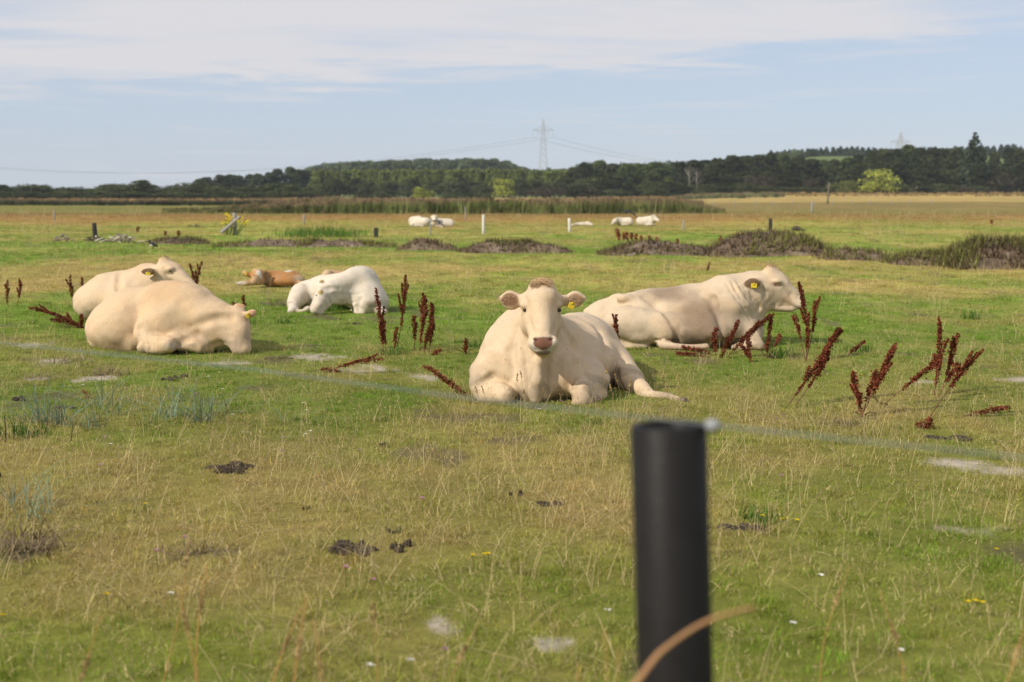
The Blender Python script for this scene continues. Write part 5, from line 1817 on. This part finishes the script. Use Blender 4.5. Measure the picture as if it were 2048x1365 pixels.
def swallow(label, px, py, Y, span, roll, bank_):
    c = at(px, py, Y)
    root = empty('swallow', c); tag(root, label, 'bird', 'swallows hunting over the meadow')
    m = MB()
    m.tube([(0, -.075, 0), (0, -.05, .002), (0, -.02, 0), (0, .03, 0), (0, .07, 0)], [.006, .015, .019, .013, .004], 8); m.build('body', M_BIRD, root, True)
    for sg in (-1, 1):
        m = MB(); P_ = []
        for i in range(7):
            t = i / 6
            P_.append((Vector((sg * span / 2 * math.sin(t * 1.5), .02 + .07 * t * t, span * .30 * (math.cos(t * 1.9) - 1) * .9 + .01)), .045 * (1 - t) ** .7 + .004))
        for (p, w), (q, w2) in zip(P_, P_[1:]):
            m._add([p + Vector((0, -w * .5, .003)), q + Vector((0, -w2 * .5, .003)), q + Vector((0, w2, 0)), p + Vector((0, w, 0)), p + Vector((0, 0, -.004)), q + Vector((0, 0, -.004))], [(0, 1, 2, 3), (0, 4, 5, 1), (3, 2, 5, 4)])
        m.build('wing', M_BIRD, root)
        m = MB(); m._add([Vector((sg * .002, .06, 0)), Vector((sg * .014, .06, 0)), Vector((sg * .03, .15, 0)), Vector((sg * .008, .085, .003))], [(0, 1, 2, 3)]); m.build('tail_feather', M_BIRD, root)
    root.rotation_euler = (R(20), R(roll), R(bank_))


swallow('dark swallow with bowed wings before the far cows by the short post', 878, 445, 25, .36, 18, 25)
swallow('dark swallow with bowed wings above the far pair near the flat cow', 1254, 425, 24, .36, 12, -20)
c = on_ground(306, 505)
root = empty('lapwing', c); tag(root, 'small black and white bird standing on the turf', 'bird')
m = MB(); m.tube([(-.10, 0, .19), (-.06, 0, .17), (0, 0, .15), (.07, 0, .115), (.15, 0, .085)], [.02, .045, .055, .04, .012], 9); m.build('body', M_BIRD, root, True)
m = MB(); m.blob((-.085, 0, .225), (.032, .026, .028), n=9, m=6); m.tube([(-.11, 0, .222), (-.145, 0, .215)], [.008, .002], 5); m.tube([(-.075, 0, .245), (-.05, 0, .275)], [.005, .002], 4); m.build('head', M_BIRD, root, True)
m = MB(); m.blob((-.02, 0, .125), (.07, .05, .038), n=9, m=6); m.build('belly', M_BIRDW, root, True)
for sg in (-1, 1):
    m = MB(); m.tube([(.01, sg * .02, .11), (.005, sg * .02, .05), (.0, sg * .02, -.01)], .005, 5); m.build('leg', M_BIRD, root)

# ================================================================== TREES
M_BARK = rough_mat('bark', (.085, .070, .055), rough=.9, var=.3, scale=3)
M_BARKW = rough_mat('pale_dead_bark', (.30, .27, .23), rough=.9, var=.2, scale=3)
LEAF = {'dark': leaf_mat('dark_foliage', (.044, .054, .022), .22, .45), 'mid': leaf_mat('mid_foliage', (.072, .092, .032), .25, .4), 'light': leaf_mat('plantation_foliage', (.155, .185, .050), .28, .25),
        'willow': leaf_mat('willow_foliage', (.31, .34, .065), .3, .25), 'bush': leaf_mat('scrub_foliage', (.070, .082, .033), .25, .4), 'conifer': leaf_mat('conifer_foliage', (.045, .060, .032), .12, .35), 'brown': leaf_mat('bare_scrub_foliage', (.075, .062, .040), .2, .3),
        'hill': leaf_mat('far_wood_foliage', (.098, .125, .055), .22, .35), 'dullwillow': leaf_mat('dull_willow_foliage', (.18, .20, .06), .3, .25), 'reed': None}


def crown_pts(lobes, n, s, seed):
    """leaf sprays near the surface of uneven lobes -> V, F, br"""
    rg = np.random.default_rng(seed)
    vol = np.array([l[1][0] * l[1][1] + l[1][2] * l[1][0] for l in lobes]); vol = vol / vol.sum()
    k = rg.choice(len(lobes), n, p=vol)
    C = np.array([l[0] for l in lobes])[k]; Rd = np.array([l[1] for l in lobes])[k]
    d = rg.normal(size=(n, 3)); d /= np.linalg.norm(d, axis=1, keepdims=True)
    d[:, 2] = np.where(d[:, 2] < -.35, -d[:, 2], d[:, 2])
    rr = rg.uniform(.55, 1.08, n) ** .8
    p = C + d * Rd * rr[:, None]
    nrm = d + rg.normal(0, .55, (n, 3)); nrm /= np.linalg.norm(nrm, axis=1, keepdims=True)
    u = np.cross(nrm, rg.normal(size=(n, 3))); u /= np.linalg.norm(u, axis=1, keepdims=True)
    w = np.cross(nrm, u)
    sz = s * rg.uniform(.55, 1.35, (n, 1))
    V = np.stack([p - u * sz, p + w * sz * .6, p + u * sz, p - w * sz * .6], 1).reshape(-1, 3)
    F = np.arange(4 * n).reshape(n, 4)
    lb = rg.uniform(.72, 1.28, len(lobes))[k]
    br = np.repeat(lb * rg.uniform(.7, 1.3, n), 4)
    return V, F, br


def tree_proto(kind, mat, seed, n=1900, s=.036):
    """unit tree, 1 high; x,y half width about .4"""
    rd = random.Random(seed)
    tr = MB(); lobes = []
    if kind in ('round', 'tall'):
        base = .16 if kind == 'round' else .12
        tr.tube([(0, 0, -.02), (0, 0, .25), (.02, 0, .55), (.0, .01, .8)], [.022, .018, .012, .004], 7)
        for k in range(5):
            th = k * 2.4 + rd.random(); h = rd.uniform(.22, .5)
            tr.tube([(0, 0, h), (math.cos(th) * .12, math.sin(th) * .12, h + .14), (math.cos(th) * .22, math.sin(th) * .22, h + .24)], [.010, .007, .003], 5)
        nl = 15
        for k in range(nl):
            h = base + (1 - base) * (k + .5) / nl * .93
            env = math.sin(min(1, (h - base) / (1 - base) * 1.05 + .16) * math.pi) ** .6 * (.42 if kind == 'round' else .27)
            th = k * 2.4 + rd.random() * .8; r = env * rd.uniform(.25, .75)
            q = rd.uniform(.11, .18) * (1 if kind == 'round' else .8)
            lobes.append(((math.cos(th) * r, math.sin(th) * r, min(h, .97 - q * .8)), (q * 1.15, q * 1.15, q * .85)))
        lobes.append(((0, 0, .5), (.2 if kind == 'round' else .14, .2 if kind == 'round' else .14, .3)))
    elif kind == 'bush':
        for k in range(4):
            th = k * 1.6 + rd.random()
            tr.tube([(0, 0, -.02), (math.cos(th) * .12, math.sin(th) * .12, .3), (math.cos(th) * .25, math.sin(th) * .25, .6)], [.02, .014, .005], 5)
        for k in range(13):
            th = k * 2.4 + rd.random(); r = rd.uniform(.05, .42); h = rd.uniform(.2, .8) * (1 - .5 * (r / .5) ** 2)
            q = rd.uniform(.14, .24)
            lobes.append(((math.cos(th) * r, math.sin(th) * r, max(.12, min(h, 1 - 2.4 * r * r - q * .9))), (q * 1.2, q * 1.2, q)))
        for k in range(8):
            th = k * .785; lobes.append(((math.cos(th) * .34, math.sin(th) * .34, .16), (.18, .18, .18)))
        lobes.append(((0, 0, .3), (.4, .4, .3)))
    elif kind == 'conifer':
        tr.tube([(0, 0, -.02), (0, 0, .5), (0, 0, .98)], [.022, .013, .003], 7)
        for k in range(17):
            h = .12 + .86 * k / 16; r = .36 * (1 - h) ** .75 + .014
            for j in range(5):
                th = j * 1.257 + k * .7 + rd.random() * .5; rr_ = r * rd.uniform(.7, 1.2)
                lobes.append(((math.cos(th) * rr_ * .6, math.sin(th) * rr_ * .6, h - rr_ * .12), (rr_ * .55, rr_ * .55, .034)))
    V, F, br = crown_pts(lobes, n, s, seed)
    cm = mesh_np('crown', V, F, mat, False, {'br': ('FLOAT', 'POINT', br)})
    tm = tr.mesh('trunk', M_BARK, True)
    return tm, cm


PROTO = {}
for i in range(3):
    PROTO['round', i] = tree_proto('round', LEAF['mid'], 100 + i); PROTO['dark', i] = tree_proto('round', LEAF['dark'], 110 + i)
    PROTO['darktall', i] = tree_proto('tall', LEAF['dark'], 120 + i); PROTO['row', i] = tree_proto('tall', LEAF['light'], 130 + i, 1100)
    PROTO['bush', i] = tree_proto('bush', LEAF['bush'], 140 + i); PROTO['willow', i] = tree_proto('bush', LEAF['willow'], 150 + i, 1600, .034)
    PROTO['dullwillow', i] = tree_proto('bush', LEAF['dullwillow'], 180 + i, 1600, .034); PROTO['conifer', i] = tree_proto('conifer', LEAF['conifer'], 160 + i, 3200, .034); PROTO['brown', i] = tree_proto('bush', LEAF['brown'], 170 + i, 900, .032)
TCOUNT = [0]


def tree(label, kind, px, ytop, Y, wpx, group=None, ybase=None, cat='tree', name='tree'):
    TCOUNT[0] += 1
    a = at(px, 395, Y); a.z = zt(a.x, a.y)
    if ybase is not None: a.z = at(px, ybase, Y).z
    H = (at(px, ytop, Y).z - a.z) * (1.1 if kind in ('bush', 'willow', 'brown') else 1.03)
    W = wpx * Y / FPX / .86
    if (label, kind) in KIND_LABEL: label = KIND_LABEL[label, kind]
    root = empty(name, a); tag(root, label, cat, group)
    tm, cm = PROTO[kind, TCOUNT[0] % 3]
    root.rotation_euler = (0, 0, random.uniform(0, 2 * math.pi)); root.scale = (W, W, H)
    link('trunk', tm, root); link('crown', cm, root)
    return root


KIND_LABEL = {('tall', 'dark'): 'broad dark crowned tree in the dark wood', ('tall', 'darktall'): 'slender dark tree with a narrow crown in the dark wood', ('tall', 'round'): 'broad lighter green tree in the dark wood',
              ('low', 'dark'): 'lower dark tree at the front of the dark wood', ('low', 'bush'): 'dense green bush at the front of the dark wood', ('low', 'brown'): 'brownish thin leaved bush at the front of the dark wood',
              ('und', 'dark'): 'low dark sapling at the foot of the dark wood', ('und', 'bush'): 'low green undergrowth bush at the foot of the dark wood', ('und', 'brown'): 'low brown undergrowth bush at the foot of the dark wood',
              ('scrub', 'bush'): 'wide rounded scrub bush on the low skyline beyond the far reeds', ('scrub', 'round'): 'rounded scrub tree with a trunk on the low skyline beyond the far reeds',
              ('rise', 'dark'): 'broad dark tree on the rising ground behind the scrub', ('rise', 'round'): 'lighter green tree on the rising ground behind the scrub',
              ('foot', 'dark'): 'dark tree at the foot of the plantation', ('foot', 'bush'): 'dense bush at the foot of the plantation'}


def contour(pts, x):
    xs, ys = zip(*pts)
    return float(np.interp(x, xs, ys))


# scrub along the low skyline
CL = [(-60, 372), (0, 371), (40, 367), (75, 365), (110, 369), (140, 371), (150, 378), (165, 379), (200, 371), (222, 361), (250, 366), (285, 361), (305, 366), (325, 373), (360, 366), (395, 360), (420, 366), (470, 372), (560, 366), (600, 372), (640, 372)]
g_ = 'scrub trees along the low skyline'
x = -50
while x < 640:
    tree('scrub', 'bush' if random.random() < .7 else 'round', x, contour(CL, x) + random.uniform(-1, 2), random.uniform(228, 250), random.uniform(52, 84), g_)
    x += random.uniform(15, 24)
for x in range(-40, 640, 30):
    tree('low front bush before the scrub trees', 'bush', x + random.uniform(-9, 9), 381 + random.uniform(-2, 3), 218, random.uniform(56, 80), 'front bushes of the scrub')
# trees on the slope between scrub and plantation
CM = [(400, 357), (440, 351), (500, 349), (540, 345), (575, 332), (600, 338), (625, 345), (660, 345)]
for k in range(13):
    x = 398 + k * 20 + random.uniform(-5, 5)
    tree('rise', 'dark' if k % 3 else 'round', x, contour(CM, x) + random.uniform(-1, 2), 330 + random.uniform(-12, 12), random.uniform(46, 62), 'trees on the rising ground')
# even plantation row
x = 632
while x < 1180:
    tree('evenly clipped light green tree in the plantation row', 'row', x, 341 - 3 * math.sin((x - 630) / 530 * 3.1) + random.uniform(-1.5, 2.5), 300 + random.uniform(-6, 6), random.uniform(38, 52), 'light green plantation row')
    x += random.uniform(9, 13)
for k in range(26):
    x = 645 + k * 20.5 + random.uniform(-8, 8)
    tree('foot', 'dark' if k % 2 else 'bush', x, random.uniform(356, 366), 285 + random.uniform(-5, 5), random.uniform(36, 54), 'bushy trees at the plantation foot')
# dark wood
CR = [(1145, 335), (1165, 322), (1185, 316), (1205, 324), (1260, 327), (1330, 326), (1370, 316), (1400, 318), (1450, 310), (1500, 307), (1540, 302), (1580, 308), (1620, 316), (1650, 322), (1700, 313), (1760, 301), (1810, 290), (1850, 296), (1900, 295), (1930, 300), (1990, 301), (2048, 296), (2120, 298)]
x = 1150
while x < 2110:
    tree('tall', random.choice(('dark', 'darktall', 'dark', 'round')), x, contour(CR, x) + random.uniform(-2, 5), random.uniform(262, 290), random.uniform(54, 84), 'tall trees of the dark wood')
    x += random.uniform(19, 30)
x = 1150
while x < 2110:
    tree('low', random.choice(('dark', 'bush', 'dark', 'brown')), x, contour(CR, x) + random.uniform(22, 40), random.uniform(246, 258), random.uniform(46, 74), 'lower trees of the dark wood')
    x += random.uniform(24, 38)
x = 1160
while x < 2110:
    tree('und', random.choice(('bush', 'dark', 'brown', 'bush')), x, 371 + random.uniform(-6, 4), random.uniform(240, 245), random.uniform(40, 62), 'undergrowth of the dark wood', cat='bush', name='undergrowth_bush')
    x += random.uniform(20, 32)
tree('tall pointed conifer rising above the dark wood', 'conifer', 1945, 270, 252, 92)
tree('bright yellow green willow bush before the dark wood', 'willow', 1756, 339, 236, 70, cat='bush', name='willow_bush')
tree('smaller dull green willow beside the bright one', 'dullwillow', 1694, 357, 238, 46, cat='bush', name='willow_bush')
tree('narrow yellowish shrub before the dark wood', 'dullwillow', 1664, 355, 240, 22, cat='bush', name='willow_bush')
tree('yellow green young tree at the end of the plantation', 'willow', 1006, 357, 262, 40, name='young_tree')
tree('round pale green bush standing alone before the plantation', 'willow', 845, 374, 232, 38, cat='bush', name='round_bush')
tree('pale grey green bush in front of the dark wood', 'bush', 1490, 360, 236, 36, cat='bush', name='round_bush')
tree('dark low thicket beside the yellow green young tree', 'brown', 1090, 366, 262, 80, cat='bush', name='thicket')
tree('brown leafless thicket at the edge of the dark wood', 'brown', 1150, 352, 266, 60, cat='bush', name='thicket')
tree('brown thicket at the foot of the pointed conifer', 'brown', 2010, 340, 244, 70, cat='bush', name='thicket')
for k, x in enumerate((725, 770, 900, 935, 965)):
    tree('low grey green hedge bush before the plantation', 'bush', x, 386, 226, 40, 'hedge bushes before the plantation', cat='bush', name='hedge_bush')
# bare pale dead trees
for k, (px, yt) in enumerate(((1376, 330), (1391, 336))):
    a = at(px, 392, 244); a.z = zt(a.x, a.y); H = at(px, yt, 244).z - a.z
    root = empty('dead_tree', a); tag(root, 'pale leafless dead tree at the edge of the dark wood', 'tree', 'pale dead trees')
    m = MB(); m.tube([(0, 0, -.1), (.2, 0, H * .4), (.1, .1, H * .75), (.3, 0, H)], [.11, .08, .05, .02], 6); m.build('trunk', M_BARKW, root)
    m = MB()
    for j in range(7):
        th = j * 2.2; h = H * random.uniform(.35, .8); l_ = H * random.uniform(.15, .3)
        m.tube([(.15, 0, h), (.15 + math.cos(th) * l_ * .5, math.sin(th) * l_ * .5, h + l_ * .5), (.15 + math.cos(th) * l_ * .7, math.sin(th) * l_ * .7, h + l_)], [.04, .028, .015], 5)
    m.build('limb', M_BARKW, root)['kind'] = 'stuff'


# far woods on the hills: one mass each
def far_wood(name, label, cont, Y0, Y1, step, wid, mat, conifer=False, per=420):
    Vs, Fs, Bs = [], [], []; o = 0
    for Y in np.linspace(Y1, Y0, 3):
        x = cont[0][0]
        while x < cont[-1][0]:
            a = at(x, 390, Y); g = zt(a.x, a.y)
            top = at(x, contour(cont, x) + random.uniform(-2, 3) + (Y1 - Y) / (Y1 - Y0 + 1e-6) * 3, Y).z
            H = max(top - g, 3.0); w = wid * Y / FPX * random.uniform(.8, 1.25)
            if conifer:
                lobes = []
                for k in range(8):
                    f = .35 + .64 * k / 7; r = w * .5 * (1 - f) ** .8 + .2
                    lobes.append(((a.x, Y, g + H * f), (r, r, H * .05)))
            else:
                lobes = [((a.x + random.uniform(-.3, .3) * w, Y + random.uniform(-.3, .3) * w, g + H * random.uniform(.5, .8)), (w * random.uniform(.25, .4), w * .35, H * random.uniform(.14, .2))) for _ in range(6)] + [((a.x, Y, g + H * .45), (w * .5, w * .5, H * .4))]
            V, F, b = crown_pts(lobes, per, .42 * Y / 330, int(x * 7 + Y))
            Vs.append(V); Fs.append(F + o); Bs.append(b * random.uniform(.75, 1.2)); o += len(V)
            x += step * random.uniform(.7, 1.3)
    ob = link(name, mesh_np(name, np.vstack(Vs), np.vstack(Fs), mat, False, {'br': ('FLOAT', 'POINT', np.concatenate(Bs))}))
    tag(ob, label, 'wood', kind='stuff')


far_wood('hill_wood', 'distant wood covering the low hill behind the plantation', [(600, 338), (660, 327), (720, 320), (760, 318), (850, 317), (950, 315), (1000, 319), (1025, 325), (1046, 333)], 470, 600, 15, 30, LEAF['hill'])
far_wood('gap_wood', 'distant low wood showing at the foot of the near pylon', [(1040, 334), (1080, 337), (1110, 335), (1150, 330), (1180, 327)], 420, 520, 15, 26, LEAF['hill'])
far_wood('rise_wood', 'distant wood on the rise behind the dark wood', [(1180, 326), (1260, 322), (1330, 320), (1420, 318), (1500, 312), (1560, 306), (1600, 310)], 380, 470, 18, 32, LEAF['hill'])
far_wood('spruce_wood', 'distant spruce wood with pointed tops behind the dark wood', [(1540, 303), (1580, 300), (1610, 300), (1660, 296), (1700, 293), (1740, 298), (1790, 300), (1850, 298), (1920, 296), (1990, 290), (2080, 292)], 480, 560, 12, 16, LEAF['conifer'], True, 260)

# ================================================================== REED BEDS
def reed_mat(name, col, top):
    m, n, l = new_mat(name)
    out = N(n, 'ShaderNodeOutputMaterial')
    tint = N(n, 'ShaderNodeAttribute', attribute_name='tint', attribute_type='INSTANCER')
    br = N(n, 'ShaderNodeAttribute', attribute_name='br'); dry = N(n, 'ShaderNodeAttribute', attribute_name='dry')
    mx = N(n, 'ShaderNodeMix', data_type='RGBA')
    l.new(dry.outputs['Fac'], mx.inputs[0]); l.new(tint.outputs['Color'], mx.inputs[6]); mx.inputs[7].default_value = (*top, 1)
    sc_ = N(n, 'ShaderNodeVectorMath', operation='SCALE')
    l.new(mx.outputs[2], sc_.inputs[0]); l.new(br.outputs['Fac'], sc_.inputs['Scale'])
    df = N(n, 'ShaderNodeBsdfDiffuse'); l.new(sc_.outputs[0], df.inputs['Color'])
    l.new(df.outputs[0], out.inputs['Surface'])
    return m


M_REEDS = reed_mat('reed_leaves', (.1, .12, .04), (.20, .135, .085))


def reed_clump(sd, n=40, rad=.55, h=1.0):
    rg = random.Random(sd); m = MB(); D = []
    for i in range(n):
        x, y = rg.gauss(0, rad * .5), rg.gauss(0, rad * .5); hh = h * rg.uniform(.7, 1.1); le = rg.gauss(0, .08)
        b = rg.uniform(.7, 1.3); p = Vector((x, y, -.05)); t = Vector((x + le, y + le * .5, hh)); s = Vector((.022, rg.uniform(-.015, .015), 0))
        m._add([p - s, p + s, t + s * .5, t - s * .5], [(0, 1, 2, 3)], b); D += [0] * 4
        for k in range(2):
            q = p.lerp(t, rg.uniform(.3, .8)); e = q + Vector((rg.gauss(0, .16), rg.gauss(0, .16), rg.uniform(.08, .25)))
            m._add([q - s * .8, q + s * .8, e], [(0, 1, 2)], b); D += [0] * 3
        if rg.random() < .6:
            m._add([t - s * 1.5, t + s * 1.5, t + Vector((le * .8, 0, hh * .18))], [(0, 1, 2)], b); D += [1] * 3
    me = m.mesh('reed_clump', M_REEDS)
    a = me.attributes.new('dry', 'FLOAT', 'POINT'); a.data.foreach_set('value', np.asarray(D, np.float32))
    return me


RC = [reed_clump(s) for s in range(4)]


def reed_bed(name, label, poly, dens, hpx_fn, tint, var=.2):
    """poly: list of (px0, px1, Ynear, Yfar)"""
    P_, S_, T_ = [], [], []
    for (x0, x1, Yn, Yf) in poly:
        A = (x1 - x0) / FPX * (Yn + Yf) / 2 * (Yf - Yn); n = int(A * dens)
        px = rng.uniform(x0, x1, n); Y = rng.uniform(Yn, Yf, n)
        X = (px - CX) / FPX * Y * 1.0066
        nz = fbm(X * .12, Y * .12, 77, 3)
        S_.append(hpx_fn(px, Y) * (.7 + .6 * nz) * rng.uniform(.8, 1.15, n))
        P_.append(np.stack([X, Y, tz(X, Y)], 1))
        T_.append(np.array(tint) * (1 + (nz[:, None] - .5) * 1.4) * rng.uniform(1 - var, 1 + var, (n, 1)))
    P_, S_, T_ = np.vstack(P_), np.concatenate(S_), np.vstack(T_)
    scatter(name, RC, P_, S_, rng.integers(0, 4, len(P_)), T_, label, 'reeds', tilt=.04)


reed_bed('reed_bed', 'broad green reed bed with brownish tops across the middle distance', [(330, 1445, 92, 112)], 2.2, lambda px, Y: 0.78 * (sstep(1450, 1340, px) * .75 + .25) * (sstep(340, 680, px) * .8 + .2) * (.75 + .25 * sstep(92, 108, Y + 14 * sstep(400, 600, px))), (.130, .155, .048))
reed_bed('dark_reed_strip', 'dark far reed strip below the pale straw fringe', [(-80, 560, 140, 152)], 1.6, lambda px, Y: .5 + 0 * px, (.062, .078, .036))
reed_bed('sedge_strip', 'grey green sedge strip in the straw meadow before the dark wood', [(1350, 1560, 195, 225)], .5, lambda px, Y: .6 + 0 * px, (.15, .18, .085))
reed_bed('brown_sedge', 'brown sedge fringe behind the green reeds', [(540, 1400, 114, 128)], .9, lambda px, Y: .62 + 0 * px, (.19, .14, .08))
reed_bed('straw_reeds', 'pale straw coloured reed fringe under the scrub trees', [(-80, 900, 158, 205)], .35, lambda px, Y: .38 + 0 * px, (.36, .25, .115))
reed_bed('straw_grass_belt', 'pale straw grass belt before the dark wood', [(1150, 2120, 205, 240)], .3, lambda px, Y: .4 + 0 * px, (.30, .22, .095))

# ================================================================== PYLONS AND CABLES
M_STEEL = rough_mat('galvanised_steel', (.46, .47, .48), rough=.6, var=.1, use_br=False, metallic=0.0)
M_CABLE = rough_mat('power_cable', (.20, .21, .22), rough=.6, var=.0, use_br=False)


def pylon(label, px, ytop, yarm, Y, wbase, arm):
    a = at(px, 395, Y); a.z = zt(a.x, a.y)
    q = Y / FPX; H = at(px, ytop, Y).z - a.z; za = at(px, yarm, Y).z - a.z
    root = empty('pylon', a); tag(root, label, 'pylon', 'electricity pylons')
    wb = wbase * q / 2
    wdt = lambda z: wb * (1 - z / H) ** .9 + .22
    for sx_, sy_ in ((1, 1), (1, -1), (-1, 1), (-1, -1)):
        m = MB(); m.tube([(sx_ * wdt(z), sy_ * wdt(z), z) for z in np.linspace(0, H * .985, 7)], .15, 4); m.build('leg', M_STEEL, root)
    zs = [0]
    while zs[-1] < H * .93: zs.append(zs[-1] + wdt(zs[-1]) * 1.7 + .4)
    for z0, z1 in zip(zs, zs[1:]):
        z1 = min(z1, H * .985); w0, w1 = wdt(z0), wdt(z1)
        for face in range(4):
            rot = Matrix.Rotation(face * math.pi / 2, 3, 'Z')
            m = MB()
            m.tube([rot @ Vector((-w0, -w0, z0)), rot @ Vector((w1, -w1, z1))], .07, 4); m.tube([rot @ Vector((w0, -w0, z0)), rot @ Vector((-w1, -w1, z1))], .07, 4)
            m.build('lattice_brace', M_STEEL, root)
    al = arm * q
    m = MB()
    m.tube([(-al, 0, za), (al, 0, za)], .12, 4); m.tube([(-al, 0, za), (0, 0, za + 1.6), (al, 0, za)], .1, 4); m.tube([(-al, 0, za), (0, 0, za - 1.2), (al, 0, za)], .08, 4)
    m.build('cross_arm', M_STEEL, root)
    tips = []
    for f in (-1, -.5, .5, 1):
        m = MB(); m.tube([(al * f, 0, za), (al * f, 0, za - 3.2)], [.10, .10], 6)
        m.build('insulator', M_STEEL, root); tips.append(Vector((al * f, 0, za - 3.2)) + a)
    return tips, a + Vector((0, 0, H))


t1, p1 = pylon('nearer tall lattice pylon above the gap in the woods', 1086, 237, 260, 560, 19, 20)
t2, p2 = pylon('farther lattice pylon rising behind the dark wood', 1797, 263, 283, 640, 17, 19)


def cable(a, b, sag, label):
    pts = [a.lerp(b, t) - Vector((0, 0, sag * 4 * t * (1 - t))) - a for t in np.linspace(0, 1, 25)]
    m = MB(); m.tube(pts, .045, 4, cap=False)
    tag(m.build('power_cable', M_CABLE, None, False, a), label, 'power cable', 'cables strung from the pylons')


left_tips = [at(-420, 285, 640) + Vector((d, 0, 0)) for d in (-4, -2, 2, 4)]
for a_, b_ in ((t1[0], left_tips[0]), (t1[3], left_tips[3])):
    cable(a_, b_, 15.0, 'thin power cable sagging away from the nearer pylon over the open marsh')
for a_, b_ in ((t1[0], t2[0]), (t1[3], t2[3])):
    cable(a_, b_, 11.0, 'thin power cable hung between the two pylons')

# ================================================================== AIR
hz, hn, hl = new_mat('pale_air')
ho = N(hn, 'ShaderNodeOutputMaterial')
pv = N(hn, 'ShaderNodeVolumePrincipled')
pv.inputs['Color'].default_value = (.80, .88, 1.0, 1)
pv.inputs['Density'].default_value = 0.00022
pv.inputs['Anisotropy'].default_value = 0.0
hl.new(pv.outputs[0], ho.inputs['Volume'])
m = MB()
m.box((0, 0, 0), (3400, 3400, 50))
o = m.build('haze', hz, None, False, (0, 0, 22.0))
o['kind'] = 'stuff'; o['label'] = 'pale summer haze in the air over the whole meadow'
